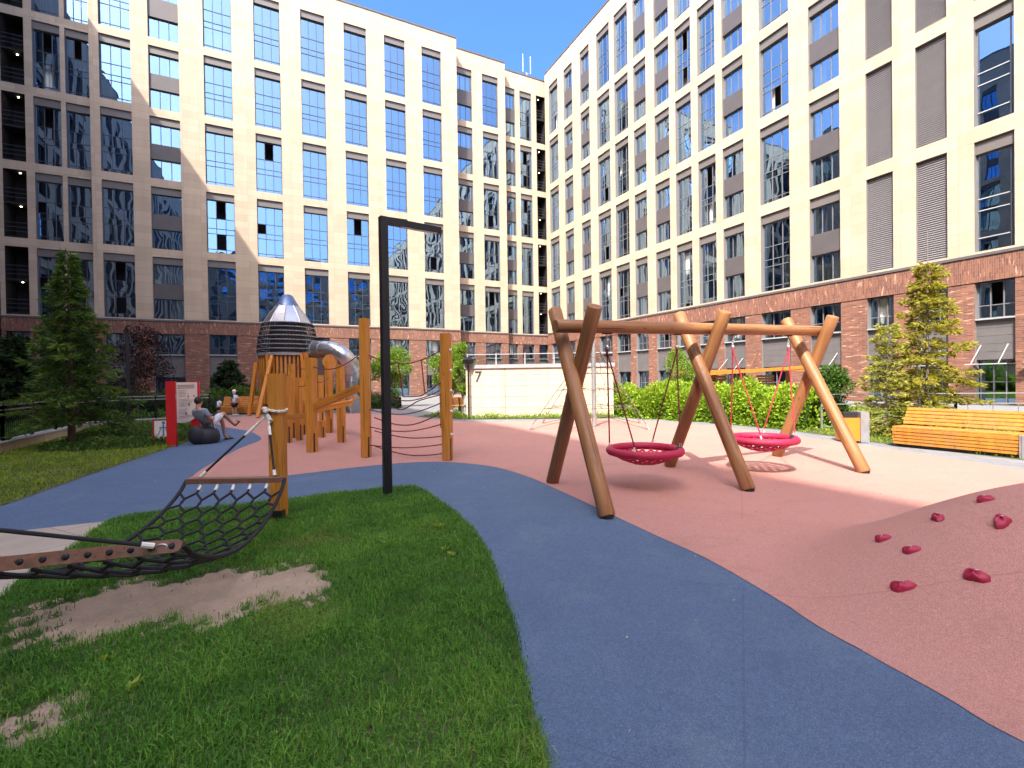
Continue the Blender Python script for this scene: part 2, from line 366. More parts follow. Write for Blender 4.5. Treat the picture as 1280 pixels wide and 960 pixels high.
def quads(name, V, m, parent=None, tone=None):  # V: (n,4,3) array
    n = len(V); me = bpy.data.meshes.new(name)
    me.vertices.add(n*4); me.vertices.foreach_set('co', np.ascontiguousarray(V, dtype=np.float32).reshape(-1))
    me.loops.add(n*4); me.loops.foreach_set('vertex_index', np.arange(n*4, dtype=np.int32))
    me.polygons.add(n); me.polygons.foreach_set('loop_start', np.arange(0, n*4, 4, dtype=np.int32))
    try: me.polygons.foreach_set('loop_total', np.full(n, 4, dtype=np.int32))
    except Exception: pass
    if tone is not None:
        at = me.attributes.new('tone', 'FLOAT', 'POINT'); at.data.foreach_set('value', np.repeat(tone, 4).astype(np.float32) if tone.ndim == 1 else tone.reshape(-1).astype(np.float32))
    me.update(calc_edges=True); me.validate()
    me.materials.append(M[m] if isinstance(m, str) else m)
    return link(name, me, parent)
def unit(a): return a/np.maximum(np.linalg.norm(a, axis=1, keepdims=True), 1e-9)
def leafquads(P, D, length, width, bendz=0.0):
    """diamond leaves at P pointing along D"""
    n = len(P); D = unit(D); r = rng.normal(size=(n, 3)); W_ = unit(np.cross(D, r))
    L = (length*rng.uniform(.65, 1.35, n))[:, None]; Wd = (width*rng.uniform(.7, 1.3, n))[:, None]
    N = np.cross(D, W_)
    mid = P+D*L*.48
    V = np.stack([P, mid+W_*Wd*.5+N*Wd*.12, P+D*L, mid-W_*Wd*.5+N*Wd*.12], 1)
    return V
def inpoly(P, poly):
    x, y = P[:, 0], P[:, 1]; r = np.zeros(len(P), bool); k = len(poly)
    for i in range(k):
        x1, y1 = poly[i]; x2, y2 = poly[(i+1) % k]
        c = ((y1 > y) != (y2 > y)) & (x < (x2-x1)*(y-y1)/((y2-y1) if y2 != y1 else 1e-12)+x1)
        r ^= c
    return r
def edgedist(P, poly):
    d = np.full(len(P), 1e9); k = len(poly)
    for i in range(k):
        a = np.array(poly[i]); b = np.array(poly[(i+1) % k]); ab = b-a
        t = np.clip(((P-a)@ab)/max(ab@ab, 1e-12), 0, 1); q = a+t[:, None]*ab
        d = np.minimum(d, np.linalg.norm(P-q, axis=1))
    return d
def smoothpoly(pts, n=4, closed=True):
    out = []; k = len(pts)
    for i in range(k if closed else k-1):
        p0 = pts[i-1] if (closed or i > 0) else pts[0]; p1 = pts[i]; p2 = pts[(i+1) % k]; p3 = pts[(i+2) % k] if (closed or i+2 < k) else pts[-1]
        for j in range(n):
            t = j/n
            out.append(tuple(.5*((2*p1[c])+(-p0[c]+p2[c])*t+(2*p0[c]-5*p1[c]+4*p2[c]-p3[c])*t*t+(-p0[c]+3*p1[c]-3*p2[c]+p3[c])*t**3) for c in range(len(p1))))
    if not closed: out.append(tuple(pts[-1]))
    return out
def catpts(pts, n=6): return [Vector(p) for p in smoothpoly([tuple(p) for p in pts], n, False)]
# ================================================================ BUILDINGS
UDIR = Vector((.8972, .4417, 0)); NDIR = Vector((-.4417, .8972, 0))      # the long axis of the far wing and its depth axis
def UN(u, n, z=0): return UDIR*u + NDIR*n + Vector((0, 0, z))
MESHES = {}
FM = {'m': 'frame'}
def cached(key, fn):
    key = (FM['m'],)+(key if isinstance(key, tuple) else (key,))
    if key not in MESHES: MESHES[key] = fn()
    return MESHES[key]
def win_frame(w, h, vs, hs, y=.30, t=.055, d=.09, m='frame'):
    b = MB()
    b.box(0, t, y, y+d, 0, h); b.box(w-t, w, y, y+d, 0, h); b.box(t, w-t, y, y+d, 0, t); b.box(t, w-t, y, y+d, h-t, h)
    for x in vs: b.box(x-t*.45, x+t*.45, y+.004, y+d-.004, t, h-t)
    xs = [t]+[q for x in vs for q in (x-t*.45, x+t*.45)]+[w-t]
    for z in hs:
        for i in range(0, len(xs), 2): b.box(xs[i], xs[i+1], y+.008, y+d-.008, z-t*.42, z+t*.42)
    return b.mesh('frame', FM['m'])
def win_pane(w, h, vs, hs, skip=(), y=.345, seed=0, t=.03):
    r = random.Random(seed); b = MB()
    X = [t]+list(vs)+[w-t]; Z = [t]+list(hs)+[h-t]
    for i in range(len(X)-1):
        for j in range(len(Z)-1):
            if (i, j) in skip: continue
            a, c = r.gauss(0, .0022), r.gauss(0, .0022)
            x0, x1, z0, z1 = X[i], X[i+1], Z[j], Z[j+1]; mx, mz = (x0+x1)/2, (z0+z1)/2
            f = lambda x, z: (x, y+(x-mx)*a+(z-mz)*c, z)
            b.quad(f(x0, z0), f(x1, z0), f(x1, z1), f(x0, z1))
    return b.mesh('pane', 'glass')
def curtain_mesh(x0, x1, z0, z1, seed):
    r = random.Random(seed); b = MB(); n = max(6, int((x1-x0)/.05)); ph = r.random()*6
    P = [(x0+(x1-x0)*i/n, .62+.035*math.sin(i*1.35+ph)+.012*math.sin(i*.5)) for i in range(n+1)]
    for i in range(n): b.quad((*P[i], z0), (*P[i+1], z0), (*P[i+1], z1), (*P[i], z1))
    return b.mesh('curtain', 'curtain', True)
def place(name, me, root, x, y, z):
    return link(name, me, root, MW[root] @ Matrix.Translation((x, y, z)))
def child(name, me, parent): 
    o = bpy.data.objects.new(name, me); C.objects.link(o); o.parent = parent; MW[o] = MW[parent]; return o
def window_A(root, x, z, w, h, off, seed, pan=.62, cur=.25):
    r = random.Random(seed); g = h-pan; w = round(w, 2); g = round(g, 2)
    vs = (w/3, 2*w/3); hs = (.075*g, .37*g, .47*g, .66*g)
    fr = place('window', cached(('A', w, g), lambda: win_frame(w, g, vs, hs)), root, x, off, z)
    k = r.choice((0, 1, 2, 2, 2, 2, 3, 4, 4, 5, 6, 6, 4)); skip = {0: ((1, 1),), 1: ((1, 4),), 2: (), 3: ((0, 3),), 4: (), 5: ((1, 1), (1, 4)), 6: ()}[k]
    child('pane', cached(('Ap', w, g, k), lambda: win_pane(w, g, vs, hs, skip, seed=k)), fr)
    child('top_panel', cached(('At', w, g, pan), lambda: MB().box(0, w, .13, .30, g+.004, g+pan-.002).mesh('top_panel', 'toppanel')), fr)
    if r.random() < cur:
        c = r.randrange(4); a, b_ = ((.05, w*.36), (w*.62, w-.05), (.05, w-.05), (w*.3, w*.7))[c]
        z0, z1 = r.choice(((.1, .47*g), (.48*g, g-.1)))
        child('curtain', cached(('Ac', w, g, c, round(z0, 2)), lambda: curtain_mesh(a, b_, z0, z1, c)), fr)
    return fr
def window_B(root, x, z, w, h, off, seed, panes=3, cur=.5, pan=0):
    r = random.Random(seed); w = round(w, 2); h = round(h, 2)
    vs = tuple(w*i/panes for i in range(1, panes))
    fr = place('window', cached(('B', w, h, panes), lambda: win_frame(w, h, vs, ())), root, x, off, z)
    k = r.randrange(5)
    child('pane', cached(('Bp', w, h, panes, k), lambda: win_pane(w, h, vs, (), (), seed=k+20)), fr)
    if pan: child('top_panel', cached(('Bt', w, h, pan), lambda: MB().box(0, w, .13, .30, h+.004, h+pan-.002).mesh('top_panel', 'toppanel')), fr)
    if r.random() < cur:
        c = r.randrange(4); a, b_ = ((.05, w*.42), (w*.55, w-.05), (.05, w-.05), (.05, w*.3))[c]
        child('curtain', cached(('Bc', w, h, c), lambda: curtain_mesh(a, b_, .06, h-.04, c)), fr)
    return fr
def low_window(root, x, z, w, h, off, seed):
    w = round(w, 2); r = random.Random(seed)
    vs = (w/3, 2*w/3) if w > 1.3 else (w/2,); hs = (.36*h,)
    fr = place('lower_window', cached(('L', w, h), lambda: win_frame(w, h, vs, hs)), root, x, off, z)
    k = r.randrange(3)
    child('pane', cached(('Lp', w, h, k), lambda: win_pane(w, h, vs, hs, ((1, 1),) if k == 0 else (), seed=k+40)), fr)
    child('sill', cached(('Ls', w), lambda: MB().box(.003, w-.003, -.03, .30, -.07, -.004).mesh('sill', 'rail')), fr)
    if r.random() < .4: child('curtain', cached(('Lc', w), lambda: curtain_mesh(.05, w-.05, .05, h-.05, 3)), fr)
def wallmesh(u0, u1, z0, z1, off, cols, rows, rev, top=True):
    """front face with real openings and their reveals"""
    b = MB(); us = sorted(set([u0, u1]+[q for c in cols for q in c[:2]])); zs = sorted(set([z0, z1]+[q for r in rows for q in r]))
    hole = lambda a, c, z, zz: any(k[0]-1e-6 <= a and c <= k[1]+1e-6 for k in cols) and any(r[0]-1e-6 <= z and zz <= r[1]+1e-6 for r in rows)
    for i in range(len(us)-1):
        for j in range(len(zs)-1):
            a, c, z, zz = us[i], us[i+1], zs[j], zs[j+1]
            if not hole(a, c, z, zz): b.quad((a, off, z), (c, off, z), (c, off, zz), (a, off, zz))
    rv = MB(); rd = MB(); wallmesh.dark = rd; rv0 = rv
    for k in cols:
        rv = rd if k[2] == 'O' else rv0
        a, c = k[0], k[1]; d = off+(k[3] if len(k) > 3 else rev)
        for z, zz in rows:
            rv.quad((a, off, z), (a, d, z), (a, d, zz), (a, off, zz)); rv.quad((c, d, z), (c, off, z), (c, off, zz), (c, d, zz))
            rv.quad((a, off, z), (c, off, z), (c, d, z), (a, d, z)); rv.quad((a, d, zz), (c, d, zz), (c, off, zz), (a, off, zz))
    return b, rv0
def facade(root, sections, rows, zroof, depth=15, detail=True, z_b=7.30, pan=.62, seed=0, lower=True, hidden=lambda u, k: False, panesB=3, curA=.25, curB=.5):
    stuffF = MB(); stuffG = MB()
    for (u0, u1, off, cols, zr) in sections:
        zr = zr or zroof
        b, rv = wallmesh(u0, u1, z_b, zr, off, cols, rows, .34)
        if off > 0 or True:                                        # returns at the ends of the section, so that steps are solid
            b.quad((u0, off, 0), (u0, off, zr), (u0, off+4.0, zr), (u0, off+4.0, 0)); b.quad((u1, off, 0), (u1, off+4.0, 0), (u1, off+4.0, zr), (u1, off, zr))
        obj('wall', b, 'tile', root); obj('reveals', rv, 'jamb', root)
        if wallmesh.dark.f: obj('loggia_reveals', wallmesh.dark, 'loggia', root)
        obj('parapet_cap', MB().box(u0-.02, u1+.02, off-.06, off+.5, zr+.002, zr+.16), 'capdark', root)
        # brick storey
        bb, rr = wallmesh(u0, u1, 0, 6.06, off, cols, [(0.0, 6.06)], .40)
        obj('brick_base', bb, 'brick', root); obj('reveals', rr, 'jamb', root)
        obj('brick_band', MB().box(u0, u1, off-.04, off+.42, 6.06, z_b-.14), 'soldier', root)
        obj('band_flashing', MB().box(u0-.01, u1+.01, off-.10, off+.34, z_b-.138, z_b-.002), 'capdark', root)
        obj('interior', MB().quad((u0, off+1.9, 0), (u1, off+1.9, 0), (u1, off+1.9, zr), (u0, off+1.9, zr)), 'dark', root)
        for ci, cc in enumerate(cols):
            a, c, ty = cc[:3]; w = c-a
            for k, (z, zz) in enumerate(rows):
                sd = seed+ci*37+k*11+int(u0*10); h = zz-z
                if ty == 'V':                                      # louvred shaft
                    def lv(w=round(w, 2), h=round(h, 2)):
                        q = MB(); n = int(h/.115)
                        for i in range(n):
                            zc = (i+.5)*h/n; q.quad((0, .14, zc-.055), (w, .14, zc-.055), (w, .20, zc+.05), (0, .20, zc+.05)); q.quad((0, .20, zc+.05), (w, .20, zc+.05), (w, .14, zc+.06), (0, .14, zc+.06))
                        q.box(0, w, .215, .24, 0, h); return q.mesh('louver', 'louver')
                    place('louver', cached(('V', round(w, 2), round(h, 2)), lv), root, a, off, z); continue
                if ty == 'O':                                      # open loggia
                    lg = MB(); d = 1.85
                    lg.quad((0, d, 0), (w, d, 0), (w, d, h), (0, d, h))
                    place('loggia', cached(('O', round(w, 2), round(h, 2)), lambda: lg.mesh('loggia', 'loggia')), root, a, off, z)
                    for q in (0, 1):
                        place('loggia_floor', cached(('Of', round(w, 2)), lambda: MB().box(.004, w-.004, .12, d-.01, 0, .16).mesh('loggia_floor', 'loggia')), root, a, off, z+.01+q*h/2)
                        place('loggia_rail', cached(('Or', round(w, 2)), lambda: (lambda m_: [m_.box(.004, w-.004, .10, .13, zz_, zz_+.035) for zz_ in (.35, .7, 1.05)] and m_)(MB()).mesh('loggia_rail', 'frame')), root, a, off, z+.17+q*h/2)
                        if (sd+q) % 3: place('ceiling_lamp', cached('Olamp', lambda: MB().lathe([(.06, -.03), (.06, 0)], (0, 0, 0), 10).mesh('ceiling_lamp', 'lampon')), root, a+w*.55, off+.7, z+(q+1)*h/2-.01)
                    continue
                if not detail or hidden(a, k):
                    y = off+.34
                    stuffG.quad((a, y, z), (c, y, z), (c, y, zz), (a, y, zz))
                    if ty == 'B': stuffF.box(a, c, y-.16, y-.004, z+h*.34, z+h*.55)
                    stuffF.box(a, c, y-.2, y-.004, zz-pan, zz)
                    for x in (a+w/3, a+2*w/3): stuffF.box(x-.03, x+.03, y-.06, y-.005, z, zz-pan)
                    for q in ((.07, .33, .42, .58) if ty == 'A' else ()): stuffF.box(a, c, y-.055, y-.006, z+h*q, z+h*q+.05)
                    continue
                if ty == 'A' : window_A(root, a, z, w, h, off, sd, pan, curA)
                elif ty == 'B':
                    hw = 1.76 if h < 5.6 else 1.9; sp_ = h-pan-2*hw
                    window_B(root, a, z, w, hw, off, sd, panesB, curB); window_B(root, a, z+hw+sp_, w, hw, off, sd+5, panesB, curB, pan)
                    place('spandrel_panel', cached(('S', round(w, 2), round(sp_, 2)), lambda: MB().box(0, w, .14, .33, .003, sp_-.003).mesh('spandrel_panel', 'spandrel')), root, a, off, z+hw)
                elif ty == 'W':                                    # big two light window with pale transoms
                    g = round(h-pan, 2); ww = round(w, 2)
                    fr = place('window', cached(('W', ww, g), lambda: win_frame(ww, g, (ww*.86,), ())), root, a, off, z)
                    child('pane', cached(('Wp', ww, g), lambda: win_pane(ww, g, (), ())), fr)
                    child('top_panel', cached(('At', ww, g, pan), lambda: MB().box(0, ww, .13, .30, g+.004, g+pan-.002).mesh('top_panel', 'toppanel')), fr)
                    def rb():
                        q = MB(); q.box(.06, ww*.84, .26, .29, 0, .05); return q.mesh('transom_rail', 'rail')
                    for zr_ in (.14*g, .42*g, .54*g): o_ = child('transom_rail', cached(('Wr', ww, g), rb), fr); o_.location.z = zr_
            if not lower: continue
            sd = seed+ci*13+int(u0*7)
            if ty == 'V':
                pass
            if detail and not hidden(a, -1):
                low_window(root, a, 4.24, w, 1.81, off, sd)
                def pn(w=round(w, 2)):
                    q = MB(); n = 5
                    for i in range(n): q.box(.003, w-.003, .16, .34, i*1.96/n+.006, (i+1)*1.96/n-.006)
                    q.box(.003, w-.003, .19, .33, 0, 1.96); return q.mesh('cladding_panel', 'clad')
                place('cladding_panel', cached(('P', round(w, 2)), pn), root, a, off, 2.2)
                def dr(w=round(w, 2)):
                    return win_frame(w, 2.18, (w*.36, w*.68), (1.1,), .5, .06, .08)
                dd = place('entrance_frame', cached(('D', round(w, 2)), dr), root, a, off, .01)
                child('pane', cached(('Dp', round(w, 2)), lambda: win_pane(round(w, 2), 2.18, (), (), y=.55)), dd)
            else:
                y = off+.36
                stuffG.quad((a, y, 4.24), (c, y, 4.24), (c, y, 6.05), (a, y, 6.05)); stuffF.box(a, c, y-.2, y-.01, 2.2, 4.2); stuffG.quad((a, y, 0), (c, y, 0), (c, y, 2.19), (a, y, 2.19))
    if stuffG.f:
        tag(obj('distant_window', stuffG, 'glass', root), kind='stuff'); tag(obj('distant_window_frame', stuffF, 'spandrel', root), kind='stuff')
    ua = min(s[0] for s in sections); ub = max(s[1] for s in sections); zr = max((s[4] or zroof) for s in sections)-.35
    rf = MB()
    for q in sections: z9 = (q[4] or zroof)-.35; rf.quad((q[0], q[2]+.02, z9), (q[1], q[2]+.02, z9), (q[1], depth, z9), (q[0], depth, z9))
    rf.quad((ua, depth, 0), (ua, depth, zr), (ub, depth, zr), (ub, depth, 0))
    rf.quad((ua, 3.9, 0), (ua, 3.9, zr), (ua, depth, zr), (ua, depth, 0)); rf.quad((ub, depth, 0), (ub, depth, zr), (ub, 3.9, zr), (ub, 3.9, 0))
    obj('roof', rf, 'clad', root)
def building(label, foot, rz, **kw):
    t = thing('apartment_block', label, 'building', foot, None, rz); t['_rot'] = 1
    return t
# --- far wing (closes the courtyard)
rotL = math.atan2(UDIR.y, UDIR.x)
AL = 50.454
farb = building('long beige tiled apartment block with brick base closing the far side of the courtyard', NDIR*AL, rotL)
rowsL = [(7.40+6.175*k, 12.86+6.175*k) for k in range(4)]+[(32.1, 38.2)]
S3c = [(-5.81+4.04*i, -3.60+4.035*i, 'A') for i in range(6)]
secL = [(-19.9, -13.97, 1.0, [(-19.60, -18.2, 'O', 1.85), (-17.7, -15.99, 'A'), (-15.68, -14.14, 'A')], None),
        (-13.97, -7.62, .5, [(-13.34, -11.2, 'A'), (-9.96, -7.74, 'B')], None),
        (-7.62, 18.41, 0, S3c, None),
        (18.41, 25.17, 1.45, [(18.72, 20.8, 'B'), (22.14, 24.2, 'A')], None),
        (25.17, 31.6, 2.5, [(25.45, 27.03, 'B'), (27.71, 29.39, 'A'), (30.1, 31.42, 'O', 1.85)], None)]
facade(farb, secL, rowsL, 40.25, seed=3, curA=.12, curB=.6)
# --- right wing
AR = 30.758*1.015
DR = Vector((.4463, -.8949, 0)); NR = Vector((.8949, .4463, 0)); rotR = math.atan2(DR.y, DR.x)
rightb = building('sunlit beige apartment block with grey spandrels and louvred bays along the right side', NR*AR, rotR)
k_ = 1.015
colR = [(-50.29, -48.24, 'A'), (-46.9, -45.15, 'B'), (-43.57, -41.89, 'B'), (-40.54, -38.44, 'A'), (-37.67, -35.66, 'A'), (-34.87, -33.22, 'B'), (-32.13, -30.39, 'B'), (-29.68, -27.99, 'A'), (-27.29, -25.61, 'A'),
        (-24.97, -23.18, 'B'), (-21.87, -19.76, 'A'), (-18.45, -16.63, 'B'), (-15.21, -13.89, 'V'), (-12.84, -11.53, 'V'), (-10.49, -9.08, 'W')]
colR = [(a*k_, b*k_, t) for a, b, t in colR]
more = []; u = -7.4
for i in range(15):
    w = 1.75 if i % 4 < 2 else 2.1
    more.append((u, u+w, 'B' if i % 4 < 2 else 'A')); u += w+(1.15 if i % 2 else 2.0)
rowsR = [(7.57+6.215*k, 7.57+6.215*k+5.45) for k in range(4)]+[(32.43, 38.5)]
FM['m'] = 'framesun'
facade(rightb, [(-52.0, -8.4, 0, colR, None), (-8.4, 60, 0.004, more, None)], rowsR, 40.55, z_b=7.45, seed=71, pan=.6, curA=.7, curB=.95,
       hidden=lambda u, k: u > -8 or (k == 4 and u > -26.5) or (k == 3 and u > -15.5))
# --- the two wings behind the camera: they shade the yard and mirror in the glass
LWU = -19.95
leftb = building('tall shaded apartment block along the left edge of the courtyard', UDIR*LWU, rotR+PI)
rowsW = [(7.5+6.2*k, 12.95+6.2*k) for k in range(5)]
def run(u0, u1):
    out = []; u = u0+1; i = 0
    while u < u1-3:
        w = 1.8 if i % 4 < 2 else 2.1
        out.append((u, u+w, 'B' if i % 4 < 2 else 'A')); u += w+(1.1 if i % 2 else 1.9); i += 1
    return out
facade(leftb, [(-62, 54.0, 0, run(-62, 54.0), 42.0)], rowsW, 42.0, detail=False, seed=5)
backb = building('beige apartment block closing the courtyard behind the viewer', NDIR*-62, rotL+PI)
facade(backb, [(-30.8, 19.9, 0, run(-30.8, 19.9), 40.3)], rowsW, 40.3, detail=False, seed=9)
# entrance canopies on the right wing
def canopy(a, b, z, label):
    o = MW[rightb]
    P = lambda x, y, zz: o @ Vector((x, y, zz))
    t = thing('entrance_canopy', label, 'canopy', P((a+b)/2, 0, 0), 'glass canopies over the doors of the right wing')
    q = MB(); q.obox(P((a+b)/2, -1.05, z), P((a+b)/2, .12, z), (b-a)*1.05, .02); obj('glass_sheet', q, 'glassrail', t)
    q = MB(); q.obox(P(a-.03, -1.07, z), P(b+.03, -1.07, z), .05, .05); obj('edge_bar', q, 'rail', t)
    for x in (a+.16, b-.30):
        obj('tie_rod', MB().tube([P(x, -.95, z+.03), P(x+.02, .1, z+.95)], .022, 8), 'rail', t)
        obj('bracket', MB().obox(P(x, -.7, z-.06), P(x, .1, z-.34), .05, .05), 'frame', t)
canopy(colR[14][0], colR[14][1], 1.98, 'glass door canopy on two pale tie rods nearest the long bench at right')
canopy(colR[13][0], colR[13][1], 1.98, 'glass door canopy partly behind the tall yellow-green spruce')
canopy(colR[11][0], colR[11][1], 1.98, 'glass door canopy behind the right end of the log swing frame')
canopy(colR[9][0], colR[9][1], 1.98, 'glass door canopy behind the timber shelter')
# antenna on the far roof
p = MW[farb] @ Vector((29.2, 3.2, 40.1))
t = thing('roof_antenna', 'small white forked antenna on the roof in the far corner', 'antenna', p)
obj('mast', MB().tube([p-Vector((0, 0, .3)), p+Vector((0, 0, 1.1))], .05, 6), 'rail', t)
for d in (-.55, .55): obj('arm', MB().tube([p+Vector((0, 0, 1.1)), p+UDIR*d+Vector((0, 0, 1.1)), p+UDIR*d+Vector((0, 0, 3.4))], .06, 6), 'rail', t)
# wall lamp at right
p = G(1274, 470, 3.0)
t = thing('wall_lamp', 'white wall lamp on the brick pier at the right edge', 'lamp', MW[rightb] @ Vector((-8.62, 0, 2.0)))
q = MB(); c = MW[rightb] @ Vector((-8.62, -.35, 2.02)); q.ell(c, .24, .24, .09); obj('lamp_shade', q, 'white', t, True)
obj('arm', MB().tube([MW[rightb] @ Vector((-8.62, -.3, 2.0)), MW[rightb] @ Vector((-8.62, .02, 1.82))], .035, 8), 'frame', t)
# ================================================================ GROUND
def sheet(name, poly, z, m, kind='structure', label=None):
    b = MB(); n = len(poly)
    ar = sum(poly[i][0]*poly[(i+1) % n][1]-poly[(i+1) % n][0]*poly[i][1] for i in range(n))
    if ar < 0: poly = poly[::-1]
    b.v = [(p[0], p[1], z) for p in poly]; b.f = [tuple(range(n))]
    o = obj(name, b, m); tag(o, label, None, None, kind); return o
sheet('ground', [(-400, -400), (400, -400), (400, 400), (-400, 400)], -.030, 'soil')
yard = [UN(-19.8, -61.8), UN(31.0, -61.8), UN(31.0, 53), UN(-19.8, 53)]
sheet('paving', [(p.x, p.y) for p in yard], -.016, 'paver')
pink_near = [(3.2, .4), (2.55, 1.2), (2.14, 1.96), (2.07, 2.25), (1.96, 2.63), (1.87, 3.06), (1.78, 3.51), (1.64, 4.05), (1.40, 4.63), (1.10, 5.40), (.62, 6.62), (.22, 7.55), (-.31, 8.38), (-.93, 8.84), (-1.58, 9.03), (-2.17, 8.93), (-2.94, 8.53), (-3.57, 8.06), (-4.15, 7.70)]
pink_left = [(-5.05, 7.50), (-5.36, 7.66), (-5.45, 7.95), (-5.72, 8.60), (-6.11, 9.76), (-6.59, 11.3), (-6.93, 12.85), (-7.6, 14.0), (-8.78, 15.5), (-10.4, 17.0), (-12.3, 19.3), (-13.1, 21.2)]
pink_far = [(-12.6, 22.6), (-10.5, 24.0), (-8.0, 23.6), (-5.2, 21.6), (-3.2, 19.0), (-1.16, 17.4), (.57, 17.5), (1.9, 17.9), (3.4, 18.1), (4.6, 17.5), (6.48, 14.65), (7.38, 12.03), (7.83, 9.99), (8.07, 8.45), (8.25, 7.0), (8.6, 4.5), (9.0, 1.5), (9.2, -2.0), (5.5, -3.0)]
pink = smoothpoly(pink_near, 4, False)[:-1]+smoothpoly(pink_left, 4, False)[:-1]+smoothpoly(pink_far, 3, False)
bluep = [(-2.0, -4), (5.6, -3.0), (3.3, .5), (2.6, 2.2), (2.4, 5), (.9, 8.6), (-1.5, 9.6), (-4.2, 8.6), (-4.9, 8.0), (-6.5, 12.9), (-9.2, 16.6), (-12.4, 20.2), (-13.0, 20.4), (-11.3, 17.2), (-9.82, 14.53), (-8.95, 13.08), (-8.46, 11.49), (-8.07, 10.36), (-7.76, 9.25), (-7.34, 7.93), (-6.97, 6.89), (-6.73, 6.13), (-6.55, 5.2), (-6.45, 4.66), (-5.51, 5.01), (-4.69, 5.4), (-4.3, 5.2), (-2.0, 4.5), (-.9, 2.5), (-.3, 0)]
sheet('rubber_path', bluep, -.012, 'blue')
sheet('rubber_playground', pink, -.008, 'pink')
sheet('beige_path', [(-6.45, 4.66), (-5.51, 5.01), (-4.69, 5.4), (-3.9, 4.6), (-3.6, 3.0), (-4.6, .5), (-7.2, 1.5)], -.0112, 'beige')
lawn_near = smoothpoly([(.20, -.6), (.19, 1.1), (.13, 1.86), (.09, 2.12), (.04, 2.54), (-.02, 3.06), (-.14, 3.7), (-.29, 4.43), (-.5, 5.05), (-.8, 5.75), (-1.12, 6.38), (-1.36, 6.80), (-1.56, 6.93), (-1.83, 6.86), (-2.28, 6.62), (-2.68, 6.47), (-3.07, 6.22), (-3.91, 5.85), (-4.5, 5.68), (-4.66, 5.40), (-4.36, 4.70), (-4.11, 4.12), (-4.02, 3.85), (-3.78, 3.40), (-3.4, 2.4), (-3.1, 1.0), (-3.0, -.6)], 4)
sheet('near_lawn', lawn_near, -.004, 'soil')
dirt = smoothpoly([(-2.98, 2.84), (-3.21, 3.1), (-3.27, 3.33), (-3.06, 3.58), (-2.67, 3.70), (-2.26, 3.86), (-1.95, 3.90), (-1.63, 3.78), (-1.46, 3.56), (-1.60, 3.34), (-1.90, 3.17), (-2.05, 3.06), (-2.29, 3.01), (-2.53, 2.98), (-2.72, 2.80)], 4)
def dirt_sheet(poly, step=.022):
    a = np.array(poly); lo = a.min(0)-.30; hi = a.max(0)+.30; nx = int((hi[0]-lo[0])/step); ny = int((hi[1]-lo[1])/step)
    X, Y = np.meshgrid(np.linspace(lo[0], hi[0], nx), np.linspace(lo[1], hi[1], ny), indexing='ij'); Q = np.stack([X.ravel(), Y.ravel()], 1)
    sd = np.where(inpoly(Q, poly), -1, 1)*edgedist(Q, poly)
    nz = .10*np.sin(Q[:, 0]*9.1+Q[:, 1]*5.3)+.09*np.sin(Q[:, 0]*21.7-Q[:, 1]*17.9)+.07*np.sin(Q[:, 1]*41+Q[:, 0]*33)+rng.normal(0, .035, len(Q))
    z = np.clip(-(sd+nz*.8)*.10, -.02, .004)
    b = MB(); b.v = [(float(q[0]), float(q[1]), float(h)) for q, h in zip(Q, z)]
    b.f = [(i*ny+j, (i+1)*ny+j, (i+1)*ny+j+1, i*ny+j+1) for i in range(nx-1) for j in range(ny-1) if max(z[i*ny+j], z[(i+1)*ny+j+1], z[(i+1)*ny+j], z[i*ny+j+1]) > -.012]
    tag(obj('dirt_patch', b, 'dirt', None, True), kind='structure')
dirt_sheet(dirt)
dirt2 = smoothpoly([(-2.62, 2.06), (-2.35, 2.13), (-2.22, 2.20), (-2.24, 2.08), (-2.42, 1.92), (-2.8, 1.72), (-2.95, 1.9)], 4)
dirt_sheet(dirt2)
lawn_left = smoothpoly([(-6.25, 3.5), (-6.6, 5.2), (-6.73, 6.13), (-6.97, 6.89), (-7.34, 7.93), (-7.76, 9.25), (-8.07, 10.36), (-8.46, 11.49), (-8.95, 13.08), (-9.9, 14.7), (-11.4, 17.3), (-12.9, 18.6), (-15.0, 17.0), (-14.1, 14.4), (-12.28, 11.05), (-10.8, 8.3), (-9.2, 5.3), (-8.2, 3.4)], 3)
sheet('left_lawn', lawn_left, -.0075, 'soil')
lawn_right = [(2.2, 20.2), (4.6, 19.6), (6.66, 16.2), (7.95, 13.25), (8.25, 11.45), (8.42, 10.3), (9.15, 8.29), (10.4, 5.0), (24.0, 9.5), (19.0, 19.0), (12.5, 29.0), (5.5, 24.0)]
sheet('right_lawn', lawn_right, -.010, 'soil')
lawn_wall = [(-4.2, 20.6), (-1.6, 18.75), (1.0, 18.5), (4.0, 18.35), (4.0, 18.9), (-1.8, 19.3), (-2.5, 22), (-4.0, 22)]
sheet('wall_border', lawn_wall, -.0095, 'soil')
